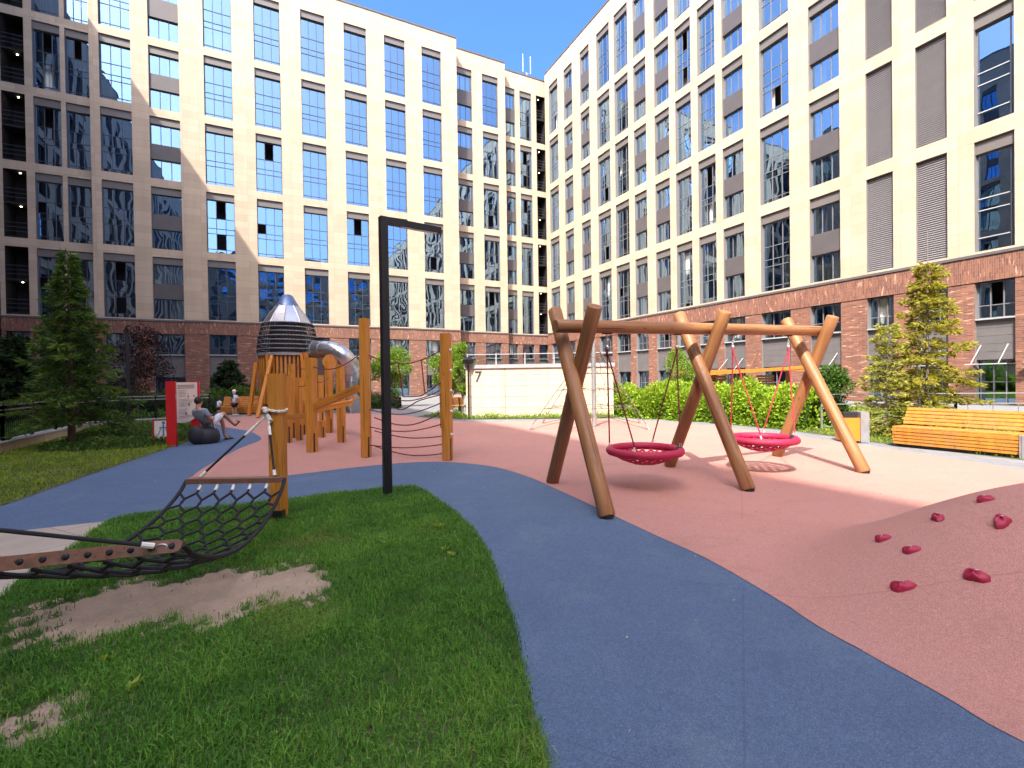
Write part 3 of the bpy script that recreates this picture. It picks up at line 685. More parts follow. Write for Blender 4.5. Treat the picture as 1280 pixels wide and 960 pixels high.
# grass -------------------------------------------------------
def grass(name, poly, n, hgt, wid, m, label, holes=None, zbase=0.0, near=False, spread=.55):
    P = []; poly_a = np.array(poly); lo = poly_a.min(0); hi = poly_a.max(0); tot = 0
    while tot < n:
        q = rng.uniform(lo, hi, (n, 2)); q = q[inpoly(q, poly)]
        if near:                                               # thinner where only another viewpoint would look
            d = np.hypot(q[:, 0], q[:, 1]); q = q[rng.random(len(q)) < np.clip(1.25-d*.085, .35, 1)*np.where(q[:, 1] < 1.2, .45, 1)]
        for hole in (holes or ()):
            ins = inpoly(q, hole); ed = edgedist(q, hole)
            nz = .11*np.sin(q[:, 0]*9.1+q[:, 1]*5.3)+.09*np.sin(q[:, 0]*21.7-q[:, 1]*17.9)+.05*np.sin(q[:, 1]*41+q[:, 0]*33)
            sd = np.where(ins, -ed, ed)+nz*.75
            q = q[rng.random(len(q)) < np.clip((sd+.10)/.30, .006, 1)**1.35]
        P.append(q); tot += len(q)
    P = np.concatenate(P)[:n]; n = len(P); P = P+rng.normal(0, .016, P.shape)
    cl = .5+.5*np.sin(P[:, 0]*6.3+1.3*np.sin(P[:, 1]*4.1))*np.sin(P[:, 1]*7.7+1.7*np.sin(P[:, 0]*3.3))     # tufts
    h = hgt*(rng.uniform(.35, 1.15, n)+.55*(rng.random(n) < .06))*(.66+.6*cl); a = rng.uniform(0, 2*PI, n); lean = rng.uniform(.15, 1.0, n)*spread*2
    d = np.stack([np.cos(a), np.sin(a), np.zeros(n)], 1); wv = np.stack([-np.sin(a), np.cos(a), np.zeros(n)], 1)*(wid*rng.uniform(.6, 1.3, n))[:, None]
    B = np.concatenate([P, np.full((n, 1), zbase)], 1); up = np.array([0, 0, 1.0])
    m1 = B+up*(h*.55)[:, None]+d*(h*lean*.35)[:, None]; tp = B+up*(h*np.clip(1-.35*lean, .3, 1))[:, None]+d*(h*lean)[:, None]
    Q1 = np.stack([B-wv*.5, B+wv*.5, m1+wv*.42, m1-wv*.42], 1); Q2 = np.stack([m1-wv*.42, m1+wv*.42, tp+wv*.08, tp-wv*.08], 1)
    pt = np.sin(P[:, 0]*2.1+1.7*np.sin(P[:, 1]*1.6+.5))*np.sin(P[:, 1]*2.6+1.3*np.sin(P[:, 0]*1.9))+.6*np.sin(P[:, 0]*11.3+2*np.sin(P[:, 1]*7.7))*np.sin(P[:, 1]*13.1+2*np.sin(P[:, 0]*6.1))
    t = np.clip(rng.normal(.45, .22, n)+.20*(cl-.5)+.16*pt, 0, 1); hs = 1+.30*pt*.6
    return tag(quads(name, np.concatenate([Q1, Q2]), m, None, np.concatenate([t, t])), label, 'grass', None, 'stuff')
grass('grass', lawn_near, 250000, .050, .0046, 'grass', 'short green lawn under the net hammock with a worn bare patch', (dirt, dirt2), near=True)
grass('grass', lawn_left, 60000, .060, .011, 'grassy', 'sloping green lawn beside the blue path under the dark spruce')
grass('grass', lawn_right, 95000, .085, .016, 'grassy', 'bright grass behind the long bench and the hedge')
# weeds: broad leaved plants in the near lawn
def weed(x, y, s):
    n = 7; P = np.zeros((n, 3)); P[:, 0] = x; P[:, 1] = y; P[:, 2] = .02
    a = rng.uniform(0, 2*PI, n); D = np.stack([np.cos(a), np.sin(a), rng.uniform(.35, .9, n)], 1)
    o = quads('weed', leafquads(P, D, .10*s, .045*s), 'treeleaf', None, rng.uniform(.5, 1, n)); return o
for i, (x, y, s) in enumerate([(-2.28, 2.62, .55), (-1.95, 2.35, .6), (-.78, 4.9, .8), (-.55, 4.1, .6), (-.62, 4.25, .5)]):
    tag(weed(x, y, s), ['pale broad-leaved weed at the lower left of the near lawn', 'second broad-leaved weed right of the palest one in the near lawn', 'broad-leaved weed in the lawn below the black lamp post', 'broad-leaved weed nearest the blue path edge in the near lawn', 'small weed beside the one nearest the blue path edge'][i], 'weed', 'weeds in the near lawn')
q_ = rng.uniform((-8, 2.0), (8.5, 19), (900, 2)); q_ = q_[rng.random(len(q_)) < .35+.4*(q_[:, 1] < 9)]
q_ = q_[np.hypot((q_[:, 0]-4.2)/2.4, (q_[:, 1]-3.2)/1.9) > 1]
P_ = np.stack([q_[:, 0], q_[:, 1], np.full(len(q_), .001)], 1); D_ = rng.normal(0, 1, (len(q_), 3)); D_[:, 2] = np.abs(D_[:, 2])*.10+.02
tag(quads('leaf_litter', leafquads(P_, D_, .020, .011), 'litter', None, rng.random(len(q_))), 'tiny dry leaves and petals scattered over the rubber paving', 'leaf litter', None, 'stuff')
# mound -------------------------------------------------------
MC = Vector((4.2, 3.2, 0)); MH, MRX, MRY = .80, 2.35, 1.85
def mound_z(x, y):
    r = math.hypot((x-MC.x)/MRX, (y-MC.y)/MRY)
    if r >= 1: return 0
    return MH*(1-r*r)**2
b = MB(); nr, na = 26, 72
for i in range(nr+1):
    for j in range(na):
        r = i/nr; a = 2*PI*j/na; x, y = MC.x+MRX*r*math.cos(a), MC.y+MRY*r*math.sin(a)
        b.v.append((x, y, mound_z(x, y)-.0072+(.0 if i == nr else .001)))
for i in range(nr):
    for j in range(na): b.f.append((i*na+j, (i+1)*na+j, (i+1)*na+(j+1) % na, i*na+(j+1) % na))
tag(obj('climbing_mound', b, 'pink', None, True), kind='structure')
def mound_hit(px, py):
    d = ray(px, py); t = 1.0
    while t < 12:
        p = EYEV+d*t
        if p.z <= mound_z(p.x, p.y): return p
        t += .01
    return G(px, py)
holds = [(1103, 674, 1.0, 'red climbing hold lowest on the left flank of the terracotta mound'), (1139, 689, 1.05, 'knobbly red climbing hold in the middle of the left group on the mound'), (1173, 648, 1.1, 'forked red climbing hold highest of the left group on the mound'),
         (1253, 653, 1.3, 'flat red climbing hold at the right edge under the crest of the mound'), (1231, 625, 1.0, 'small red climbing hold just below the crest of the mound'), (1128, 735, 1.3, 'pointed red climbing hold nearest the blue path'), (1220, 721, 1.35, 'rounded red climbing hold at the lower right of the mound')]
for i, (px, py, s, lab) in enumerate(holds):
    p = mound_hit(px, py); e = .02
    nrm = Vector((-(mound_z(p.x+e, p.y)-mound_z(p.x-e, p.y))/(2*e), -(mound_z(p.x, p.y+e)-mound_z(p.x, p.y-e))/(2*e), 1)).normalized()
    q = Vector((0, -1, 0)); tx = nrm.cross(q).normalized(); ty = nrm.cross(tx)
    r_ = random.Random(i+3); b = MB(); k, mm = 14, 7; lob = r_.uniform(0, 6); n0 = 0
    for a in range(mm+1):
        th = PI/2*a/mm
        for j in range(k):
            ph = 2*PI*j/k; rad = .036*s*(1+.28*math.cos(2*ph+lob)+.16*math.sin(3*ph+lob*2))*math.cos(th)**.7 if a < mm else .001
            hh = .038*s*math.sin(th)*(1+.25*math.sin(3*ph+lob))-.006
            hh -= .010*s*math.exp(-((math.cos(ph)*math.cos(th)-.35)**2+(math.sin(ph)*math.cos(th))**2)*9)
            b.v.append(tuple(p+tx*(rad*math.cos(ph)*1.3)+ty*(rad*math.sin(ph))+nrm*hh))
    for a in range(mm):
        for j in range(k): b.f.append((a*k+j, a*k+(j+1) % k, (a+1)*k+(j+1) % k, (a+1)*k+j))
    t = thing('climbing_hold', lab, 'climbing hold', p, 'climbing holds on the mound')
    obj('grip', b, 'hold', t, True)
    obj('bolt', MB().tube([p+nrm*.024*s+tx*.012*s, p+nrm*.033*s+tx*.012*s], .006*s, 6), 'chain', t)
# ================================================================ SWING
nearb = [Vector((1.10, 5.27, 0)), Vector((3.26, 6.41, 0)), Vector((5.63, 7.46, 0))]
farbs = [Vector((.52, 7.04, 0)), Vector((2.67, 8.17, 0)), Vector((5.07, 9.08, 0))]
ntop = [(698, 388), (852, 393), (985, 400)]; ftop = [(737, 382), (902, 389), (1038, 395)]
def plane_hit(px, py, p0, nrm):
    d = ray(px, py); t = (p0-EYEV).dot(nrm)/d.dot(nrm); return EYEV+d*t
sw = thing('swing_frame', 'large log swing frame of three crossed pairs of poles under one beam', 'swing frame', (3.0, 7.2, 0))
bd = Vector((.906, .423, 0))
for a, b_, pa, pb in zip(nearb, farbs, ntop, ftop):
    nrm = (b_-a).cross(Vector((0, 0, 1))).normalized()
    ta = plane_hit(*pa, a, nrm); tb = plane_hit(*pb, b_, nrm)
    logobj('leg', a-bd*.06, ta-bd*.06, .096, 'log', sw); logobj('leg', b_+bd*.075, tb+bd*.075, .096, 'log', sw)
    for q in (a-bd*.06, b_+bd*.075):
        obj('foot_plate', MB().lathe([(.075, -.006), (.075, .03)], tuple(q), 14), 'blackbox', sw)
mids = [(a+b_)/2 for a, b_ in zip(nearb, farbs)]
BA = mids[0]-bd*.27+Vector((0, 0, 2.235)); BB = mids[2]+bd*.22+Vector((0, 0, 2.34))
BA = Vector((BA.x, BA.y, BA.z)); logobj('beam', BA, BB, .088, 'log', sw, 24)
def beam_at(px):
    best = min((abs((640+FOC*((BA.lerp(BB, i/400)-EYEV).dot(RTV)/(BA.lerp(BB, i/400)-EYEV).dot(FW)))-px), i) for i in range(401))[1]
    return BA.lerp(BB, best/400)
def nest(h1, h2, zr, label, ropem, lab2):
    A = beam_at(h1); B = beam_at(h2); c = (A+B)/2; c = Vector((c.x, c.y, zr)); rad = .485
    t = thing('nest_swing', label, 'swing', (c.x, c.y, 0), 'nest swings on the log frame')
    ax = (B-A); ax.z = 0; ax.normalize(); ay = Vector((-ax.y, ax.x, 0))
    ring = [c+ax*rad*math.cos(2*PI*i/56)+ay*rad*math.sin(2*PI*i/56) for i in range(56)]
    k = 10; b = MB(); rr = [.056+.0035*math.sin(i*2*PI*3.5/7) for i in range(56)]
    b.tube(ring, rr, k, closed=True); obj('ring', b, 'magenta', t, True)
    # woven seat, sagging
    zsag = lambda x, y: zr-.02-.17*(1-(x*x+y*y)/(rad*rad))
    nb = MB()
    for i in range(-5, 6):
        o = i*rad/5.6; half = math.sqrt(max(0, rad*rad-o*o))
        for d1, d2 in ((ax, ay), (ay, ax)):
            nb.tube([c+d1*o+d2*s_*half+Vector((0, 0, zsag(o, s_*half)-zr)) for s_ in (-1, -.66, -.33, 0, .33, .66, 1)], .0135, 6)
    obj('seat_net', nb, 'magenta', t)
    pm = MB()
    for i in range(-4, 5):
        for j in range(-4, 5):
            x, y = (i+.5)*rad/5.6, (j+.5)*rad/5.6
            if x*x+y*y < (rad*.72)**2 and (i+j) % 2 == 0: pm.ell(c+ax*x+ay*y+Vector((0, 0, zsag(x, y)-zr+.012)), .026, .026, .014, 8, 5)
    tag(obj('knot', pm, 'white', t), kind='stuff')
    lb = c+ax*rad*.86-ay*rad*.52
    obj('label_patch', MB().tube([lb-ax*.05-ay*.06, lb+ax*.045+ay*.065], .062, 10), 'blackbox', t)
    for H in (A, B):
        sgn = 1 if H is B else -1
        top = H-Vector((0, 0, .088))
        obj('bracket', MB().obox(top+bd*-.07+Vector((0, 0, .0)), top+bd*.07, .05, .022), 'blackbox', t)
        ch = MB()
        for q in range(4):
            z = top.z-.028-q*.042; pts = [Vector((top.x, top.y, z))+(ax if q % 2 else ay)*.014*math.cos(a)+Vector((0, 0, .028*math.sin(a))) for a in [2*PI*i/8 for i in range(8)]]
            ch.tube(pts, .007, 5, closed=True)
        obj('chain', ch, 'chain', t)
        k0 = top-Vector((0, 0, .19)); obj('clevis', MB().ell(k0, .026, .026, .035, 10, 8), 'chain', t, True)
        obj('sleeve', MB().tube([k0-Vector((0, 0, .02)), k0-Vector((0, 0, .09))], [.022, .017], 8), ropem, t)
        for sy in (-1, 1):
            e = c+ax*sgn*rad*.80+ay*sy*rad*.60
            obj('rope', MB().tube([k0-Vector((0, 0, .06)), e+Vector((0, 0, .03))], .0105, 7), ropem, t)
            obj('rope_clamp', MB().tube([e+(k0-e).normalized()*.05, e+(k0-e).normalized()*.11], .015, 7), 'white' , t)
    return t
nest(759, 846, .52, 'crimson net nest swing in the shaded bay nearer the lamp post', 'darkredrope', '')
nest(916, 985, .52, 'crimson net nest swing in the sunlit bay nearer the long bench', 'redrope', '')
# ================================================================ LAMP POSTS
def lamp_post(base, armdir, H, label, w=.115, arm=.86):
    t = thing('lamp_post', label, 'lamp post', base, 'black lamp posts with one square arm')
    a = Vector((*armdir, 0)).normalized(); b0 = Vector(base)
    barobj('pole', b0, b0+Vector((0, 0, H)), w, w, 'black', t, up=a)
    barobj('arm', b0+Vector((0, 0, H-w*.42))+a*w*.5, b0+Vector((0, 0, H-w*.42))+a*arm, w*.86, w*.84, 'black', t, up=(0, 0, 1), ch=.004)
    e = b0+Vector((0, 0, H-w*.86)); obj('lamp_lens', MB().obox(e+a*.25, e+a*(arm-.06), w*.6, .012), 'white', t)
    obj('base_flange', MB().box(b0.x-w*.8, b0.x+w*.8, b0.y-w*.8, b0.y+w*.8, -.02, .012), 'black', t)
    obj('service_hatch', MB().obox(b0+Vector((0, -w*.5-.002, .45)), b0+Vector((0, -w*.5-.002, .62)), w*.6, .004, (0, 1, 0)), 'black', t)
lamp_post((-1.73, 6.43, 0), (.72, .50), 3.80, 'black lamp post with square arm standing in the tip of the near lawn', .105)
lamp_post((-15.4, 18.8, 0), (.6, -.6), 3.9, 'thin black lamp post behind the fence at left', .11)
def small_lamp(base, H, label):
    b0 = Vector(base); t = thing('path_lamp', label, 'lamp post', base)
    obj('pole', MB().tube([b0, b0+Vector((0, 0, H))], .038, 8), 'black', t)
    obj('lamp_head', MB().lathe([(.05, H-.02), (.22, H+.03), (.22, H+.17), (.10, H+.28)], tuple(b0), 4), 'black', t)
small_lamp((-1.76, 18.98, 0), 2.22, 'dark lantern on a thin pole before the left end of the numbered wall')
# ================================================================ NUMBERED WALL (entrance block)
wl, wr = Vector((-1.88, 19.16, 0)), Vector((4.05, 18.75, 0)); wd = (wr-wl).normalized(); wn = Vector((-wd.y, wd.x, 0)); HW = 2.03
t = thing('entrance_block', 'low beige panelled block with the numeral 7 and a glass railing on its roof', 'building', wl)
b = MB(); b.prism([tuple((wl)[:2]), tuple(wr[:2]), tuple((wr+wn*6)[:2]), tuple((wl+wn*6-wd*.2)[:2])], 0, HW); obj('wall', b, 'wallbeige', t)
jt = MB()
for i in range(1, 5): jt.obox(wl+wd*.0-wn*.002+Vector((0, 0, HW*i/4.6)), wr-wn*.002+Vector((0, 0, HW*i/4.6)), .012, .02)
for i in range(1, 8): jt.obox(wl+wd*i*.78-wn*.003+Vector((0, 0, .0)), wl+wd*i*.78-wn*.003+Vector((0, 0, HW-.01)), .007, .01, tuple(wn))
tag(obj('panel_joint', jt, 'conc', t), kind='stuff')
b = MB(); b.prism([tuple((wl-wd*.06-wn*.06)[:2]), tuple((wr+wd*.06-wn*.06)[:2]), tuple((wr+wn*6+wd*.06)[:2]), tuple((wl+wn*6-wd*.26)[:2])], HW+.001, HW+.15); obj('roof_cap', b, 'conc', t)
for i in range(5):
    p0 = wl.lerp(wr, i/5+.006)+wn*.25+Vector((0, 0, HW+.15)); p1 = wl.lerp(wr, (i+1)/5-.006)+wn*.25+Vector((0, 0, HW+.15))
    g = obj('glass_panel', MB().quad(tuple(p0), tuple(p1), tuple(p1+Vector((0, 0, .42))), tuple(p0+Vector((0, 0, .42)))), 'glassrail', t)
    obj('railing_post', MB().obox(p0, p0+Vector((0, 0, .47)), .04, .04), 'rail', t)
obj('handrail', MB().obox(wl+wn*.25+Vector((0, 0, HW+.58)), wr+wn*.25+Vector((0, 0, HW+.58)), .05, .03), 'rail', t)
fc = bpy.data.curves.new('numeral', 'FONT'); fc.body = '7'; fc.size = .62; fc.extrude = .012; fc.align_x = 'CENTER'; fc.materials.append(M['frame'])
p = At(597.5, 477, 19.0); w_ = Matrix(((wd.x, 0, -wn.x, p.x), (wd.y, 0, -wn.y, (wl+wd*(p.x-wl.x)).y-.014), (0, 1, 0, p.z), (0, 0, 0, 1)))
to = bpy.data.objects.new('tmp', fc); C.objects.link(to); bpy.context.view_layer.update()
nm = bpy.data.meshes.new_from_object(to.evaluated_get(bpy.context.evaluated_depsgraph_get())); bpy.data.objects.remove(to)
if not nm.materials: nm.materials.append(M['frame'])
link('numeral', nm, t, w_)
# ================================================================ SPATIAL NET CLIMBER
pb = Vector((2.65, 15.21, 0)); top = pb+Vector((0, 0, 2.85))
t = thing('net_climber', 'thin rope net climber on a grey steel mast before the numbered wall', 'climbing net', pb)
obj('mast', MB().tube([pb, top], .075, 14), 'galv', t, True)
anch = [G(661, 537), pb+Vector((-1.0, -1.5, 0)), pb+Vector((1.45, -1.15, 0)), pb+Vector((1.75, .9, 0)), pb+Vector((.3, 2.1, 0)), pb+Vector((-1.6, 1.4, 0))]
g = MB()
lv = [.22, .42, .60, .78]
for i, a in enumerate(anch):
    obj('guy_rope', MB().tube([a, top-Vector((0, 0, .06))], .012, 5), 'thinrope', t)
    b2 = anch[(i+1) % 6]
    for q, f in enumerate(lv):
        pa, pc = a.lerp(top, f), b2.lerp(top, f); m_ = (pa+pc)/2+(pb+Vector((0, 0, pa.z))-(pa+pc)/2)*.25
        g.tube([pa, m_, pc], .009, 4)
        pin = pb+Vector((0, 0, pa.z+.12)); g.tube([m_, m_.lerp(pin, .55)], .009, 4)
        if q < 3:
            pu = a.lerp(top, lv[q+1]), b2.lerp(top, lv[q+1]); mu = (pu[0]+pu[1])/2+(pb+Vector((0, 0, pu[0].z))-(pu[0]+pu[1])/2)*.25
            g.tube([m_, m_.lerp(mu, .5)+(pa-pc)*.10, mu], .008, 4)
    obj('ground_anchor', MB().tube([a-Vector((0, 0, .02)), a+(top-a)*.05], .035, 8), 'galv', t)
    obj('brace_rope', MB().tube([a, pb+Vector((0, 0, .42))], .010, 4), 'thinrope', t)
obj('net', g, 'thinrope', t)
# ================================================================ HAMMOCK
hp = Vector((-2.69, 5.36, 0))
def timber_post(base, H, w, d, rz, label, group='timber posts of the climbing trail', fit=True):
    t = thing('timber_post', label, 'post', base, group)
    b0 = Vector(base); a = Vector((math.cos(rz), math.sin(rz), 0))
    barobj('shaft', b0+Vector((0, 0, .0)), b0+Vector((0, 0, H)), w, d, 'glulam', t, up=a, ch=.010)
    if fit:
        s_ = Vector((-a.y, a.x, 0)); f = b0+a*w*.5
        obj('steel_foot', MB().obox(f+a*.004-s_*d*.30, f+a*.004-s_*d*.30+Vector((0, 0, .42 if H > 1 else .3)), .05, .008, tuple(a)), 'black', t)
    return t
post_a = timber_post(hp, 1.66, .145, .145, R(-12), 'orange square timber post holding the far end of the hammock', fit=False)
obj('steel_foot', MB().box(hp.x-.075, hp.x+.075, hp.y-.085, hp.y+.07, -.02, .11), 'blackbox', post_a)
post_n = Vector((-3.66, 1.66, 0))
timber_post(post_n, 1.66, .145, .145, R(-12), 'orange square timber post at the near end of the hammock', fit=False)
hm = thing('hammock', 'black rope net hammock slung between two brown spreader bars', 'hammock', (-2.7, 4.0, 0))
fL, fR = At(233, 601, 4.98), At(356, 601, 4.98); fL = Vector((fL.x, fL.y, .525)); fR = Vector((fR.x, fR.y, .53))
nR_, nL_ = Vector((-2.17, 3.06, .50)), Vector((-3.22, 2.72, .50))
def spreader(a, b_):
    o = barobj('spreader_bar', a, b_, .042, .098, 'plank', hm, up=(0, 0, 1), ch=.012)
def flatbar(a, b_):
    d = (b_-a).normalized(); L = (b_-a).length; n = 10; sd = Vector((-d.y, d.x, 0)); poly = []
    w = .05
    for i in range(n+1): an = PI/2+PI*i/n; poly.append((w*math.cos(an)+w, w*math.sin(an)))
    for i in range(n+1): an = -PI/2+PI*i/n; poly.append((L-w+w*math.cos(an), w*math.sin(an)))
    b = MB().prism(poly, -.026, .026)
    w_ = Matrix(((d.x, sd.x, 0, a.x), (d.y, sd.y, 0, a.y), (d.z, 0, 1, a.z), (0, 0, 0, 1)))
    link('spreader_bar', b.mesh('spreader_bar', 'plank'), hm, w_)
def upbar(a, b_):                                  # the near bar stands on edge, its bolts towards the viewer
    d = (b_-a).normalized(); L = (b_-a).length; n = 10; poly = []; w = .041
    for i in range(n+1): an = PI/2+PI*i/n; poly.append((w*math.cos(an)+w, w*math.sin(an)))
    for i in range(n+1): an = -PI/2+PI*i/n; poly.append((L-w+w*math.cos(an), w*math.sin(an)))
    b = MB().prism(poly, -.021, .021); nv = Vector((0, 0, 1)); sd = d.cross(Vector((0, 0, 1))).normalized()
    up = (Vector((0, 0, 1))*.90+sd*-.35).normalized(); up = (up-d*up.dot(d)).normalized(); sd = d.cross(up)
    w_ = Matrix(((d.x, up.x, sd.x, a.x), (d.y, up.y, sd.y, a.y), (d.z, up.z, sd.z, a.z), (0, 0, 0, 1)))
    link('spreader_bar', b.mesh('spreader_bar', 'plank'), hm, w_); return d, up, sd
flatbar(fL, fR)
dv, uv, sv = upbar(nL_, nR_)
for i in range(10):
    c = nL_.lerp(nR_, (i+.5)/10)
    s_ = sv if sv.y < 0 else -sv
    link('bolt', MB().lathe([(.019, 0), (.017, .008), (.009, .014)], (0, 0, 0), 10).mesh('bolt', 'black'), hm, frame_of(c+s_*.021, c+s_*.2))
def net_pt(s_, t_):
    a = fL.lerp(nL_, s_); b_ = fR.lerp(nR_, s_); p = a.lerp(b_, t_)
    p.z -= .33*(4*s_*(1-s_))**.8+.10*(4*t_*(1-t_))*(4*s_*(1-s_))
    return p
nb = MB(); NS, NT = 14, 6
def hexpt(i, j):
    return net_pt(min(max((i+.5)/NS, .015), .985), min(max((j+(.5 if i % 2 else 0))/NT, 0), 1))
for i in range(NS):
    for j in range(NT+1):
        if i % 2 and j == NT: continue
        p = hexpt(i, j)
        if i+1 < NS:
            for jj in ((j, j-1) if i % 2 == 0 else (j, j+1)):
                if jj < 0 or ((i+1) % 2 and jj >= NT) or jj > NT: continue
                q = hexpt(i+1, jj)
                m1 = p.lerp(q, .28)+(fL-nL_)*-.006; m2 = p.lerp(q, .72)+(fL-nL_)*.006
                m1 = p+Vector((0, 0, 0))+(net_pt((i+.78)/NS, 0)-net_pt((i+.5)/NS, 0)); m2 = q-(net_pt((i+1.5)/NS, 0)-net_pt((i+1.22)/NS, 0))
                nb.tube([p, m1, m2, q], .0125, 6)
        nb.ell(tuple(p), .0165, .0165, .015, 6, 4)
obj('net', nb, 'rope', hm)
for t_ in (0, 1): obj('edge_rope', MB().tube([net_pt(i/24, t_) for i in range(25)], .0185, 7), 'rope', hm)
for i in range(7):
    p = net_pt(.0, i/6); q = net_pt(.04, i/6)
    obj('rope_sleeve', MB().tube([p+Vector((0, 0, -.012)), q], .016, 7), 'white', hm)
knot = hp+Vector((-.06, -.09, 1.20))
for e in (fL.lerp(fR, .12), fL.lerp(fR, .9)):
    e = e+Vector((0, 0, .02)); d = (knot-e)
    obj('strap', MB().tube([e+d*.05, e+d*.72], .0125, 7), 'rope', hm)
    obj('strap_sleeve', MB().tube([e+d*.03, e+d*.11], .018, 8), 'white', hm)
    obj('strap_sleeve', MB().tube([e+d*.66, e+d*.80], .016, 8), 'white', hm)
    obj('strap', MB().tube([e+d*.80, e+d], .012, 7), 'paperrope', hm)
kb = MB()
for i in range(7): kb.ell(tuple(knot+Vector((random.uniform(-.03, .03), random.uniform(-.03, .0), random.uniform(-.07, .07)))), .032, .03, .026, 10, 6)
for z in (.04,): kb.tube([hp+Vector((math.cos(a)*.10, math.sin(a)*.10, 1.20+z+.01*math.sin(a*2))) for a in [2*PI*i/20 for i in range(20)]], .016, 6, closed=True)
obj('lashing', kb, 'paperrope', hm, True)
kn = post_n+Vector((.06, .08, 1.22))
for e in (nL_.lerp(nR_, .07), nL_.lerp(nR_, .90)):
    s_ = sv if sv.y < 0 else -sv; e = e+s_*.03; d = kn-e
    obj('strap', MB().tube([e+d*.02, e+d*.5, kn], .0125, 7), 'rope', hm)
    obj('strap_sleeve', MB().tube([e+d*.02, e+d*.055], .019, 8), 'white', hm)
    obj('eye_bolt', MB().tube([e-s_*.01+Vector((0, 0, .018*math.sin(a)))+dv*(.03*math.cos(a)) for a in [2*PI*i/10 for i in range(10)]], .006, 5, closed=True), 'chain', hm)
kb = MB()
for z in (-.05, 0, .05): kb.tube([post_n+Vector((math.cos(a)*.10, math.sin(a)*.10, 1.22+z)) for a in [2*PI*i/20 for i in range(20)]], .016, 6, closed=True)
obj('lashing', kb, 'paperrope', hm, True)
# ================================================================ CLIMBING TRAIL POSTS
RZ = R(-14)
def post_px(px, py, top, w, label, rz=RZ, H=None):
    b0 = G(px, py); H = H or At(px, top, b0.y).z
    return timber_post(b0, H, w, w, rz, label), b0
P1, p1 = post_px(458, 571, 398, .165, 'tall orange timber post left of the lamp post holding the rope net')
P2, p2 = post_px(559.5, 574.5, 417, .175, 'tall orange timber post right of the lamp post with climbing grips')
Pf, pf = post_px(390.5, 564.5, 447.5, .185, 'thick orange timber post at the low end of the sloping beam')
Ph, ph = post_px(412, 540.5, 451, .17, 'orange timber post behind the sloping beam, left one of the back pair')
Pi_, pi_ = post_px(427, 552.5, 456, .165, 'orange timber post behind the sloping beam, right one of the back pair')
Pd, pd = post_px(360, 553, 470, .15, 'orange timber post just right of the hammock post, lower of two side by side')
Pe, pe = post_px(366, 547, 455, .15, 'orange timber post just right of the hammock post, taller of two side by side')
Pe2, pe2 = post_px(374.5, 550, 472, .14, 'slim orange timber post carrying a low horizontal beam')
Pg, pg = post_px(402, 529, 469, .15, 'slim far timber post between the thick post and the back pair')
Pj, pj = post_px(402.5, 546.5, 526, .15, 'short timber stump behind the thick post')
Pk, pk = post_px(379, 543, 523, .14, 'short timber stump under the low horizontal beam')
Pl, pl_ = post_px(385, 536, 505, .13, 'short far timber stump between the slim post and the thick post')
# grips and back board of the tall post
for i, z in enumerate((.5, .95, 1.35, 1.75, 2.15)):
    a = Vector((math.cos(RZ), math.sin(RZ), 0)); c = p2+a*.10+Vector((0, -.03, z)); b = MB(); b.ell(tuple(c), .03, .035, .03, 8, 6); obj('climbing_grip', b, 'white', P2, True)
barobj('side_board', p2+Vector((-.12, .12, .62)), p2+Vector((-.12, .12, 1.95)), .05, .16, 'glulam', P2)
def tbeam(p, q, w, h, label):
    t = thing('balance_beam', label, 'beam', (p+q)/2, 'beams of the climbing trail')
    barobj('timber', p, q, h, w, 'glulam', t, up=(0, 0, 1))
    d = (q-p).normalized()
    for e in (p+d*.1, q-d*.1): obj('bolt_plate', MB().obox(e+Vector((0, 0, h*.5)), e+d*.05+Vector((0, 0, h*.5+.002)), .06, .01), 'chain', t)
F = Vector((0, -.12, 0))
tbeam(At(392, 509, pf.y-.02), At(451, 485, p1.y+.02)+Vector((-.05, 0, 0)), .09, .15, 'upper orange beam sloping up from the thick post to the tall post')
tbeam(At(393, 512, pf.y+.5), At(440, 503, pi_.y-.3), .12, .13, 'second orange beam behind the sloping one, resting on the back pair of posts')
tbeam(At(362, 521, pd.y-.25), At(386, 519.5, pf.y+.35), .12, .13, 'low horizontal orange beam between the slim post and the thick post')
tbeam(At(394, 499, pg.y-2.6), At(440, 497, pi_.y+.55), .34, .07, 'short flat timber step on top of the back pair of posts')
def ropeset(name, label, runs, group, base, m='darkredrope', r=.012):
    t = thing(name, label, 'rope net', base, group)
    for pts in runs: obj('rope', MB().tube(catpts(pts, 6), r, 5), m, t)
    return t
def hang(a, b_, sag): m_ = (a+b_)/2; m_ = Vector((m_.x, m_.y, m_.z-sag)); return [a, a.lerp(m_, .5)+Vector((0, 0, -sag*.2)), m_, b_.lerp(m_, .5)+Vector((0, 0, -sag*.2)), b_]
ea, eb = p1+Vector((.08, 0, 0)), p2+Vector((-.10, 0, 0)); off = Vector((.15, .55, 0))
Z = lambda v, z: Vector((v.x, v.y, z))
runs = []
for za, zb, s_, o in [(2.10, 2.14, .22, 0), (1.32, 1.42, .22, 1), (.98, 1.12, .16, 0), (.80, .98, .24, 1), (.62, .70, .12, 0), (.52, .45, .10, 1), (.24, .30, .06, 0), (.20, .10, .12, 1)]:
    runs.append(hang(Z(ea+off*o*.3, za), Z(eb+off*o*.4, zb), s_))
mid = lambda f: ea.lerp(eb, f)
runs += [[Z(mid(.42), 1.92), Z(mid(.45), 1.6), Z(mid(.48), 1.24)], [Z(mid(.74), 1.98), Z(mid(.76), 1.6), Z(mid(.78), 1.30)], [Z(mid(.48), 1.24), Z(mid(.7), 1.25), Z(mid(.78), 1.30), Z(eb, 1.52)], [Z(mid(.2), 1.12), Z(mid(.45), .98), Z(mid(.7), 1.16), Z(eb, 1.28)]]
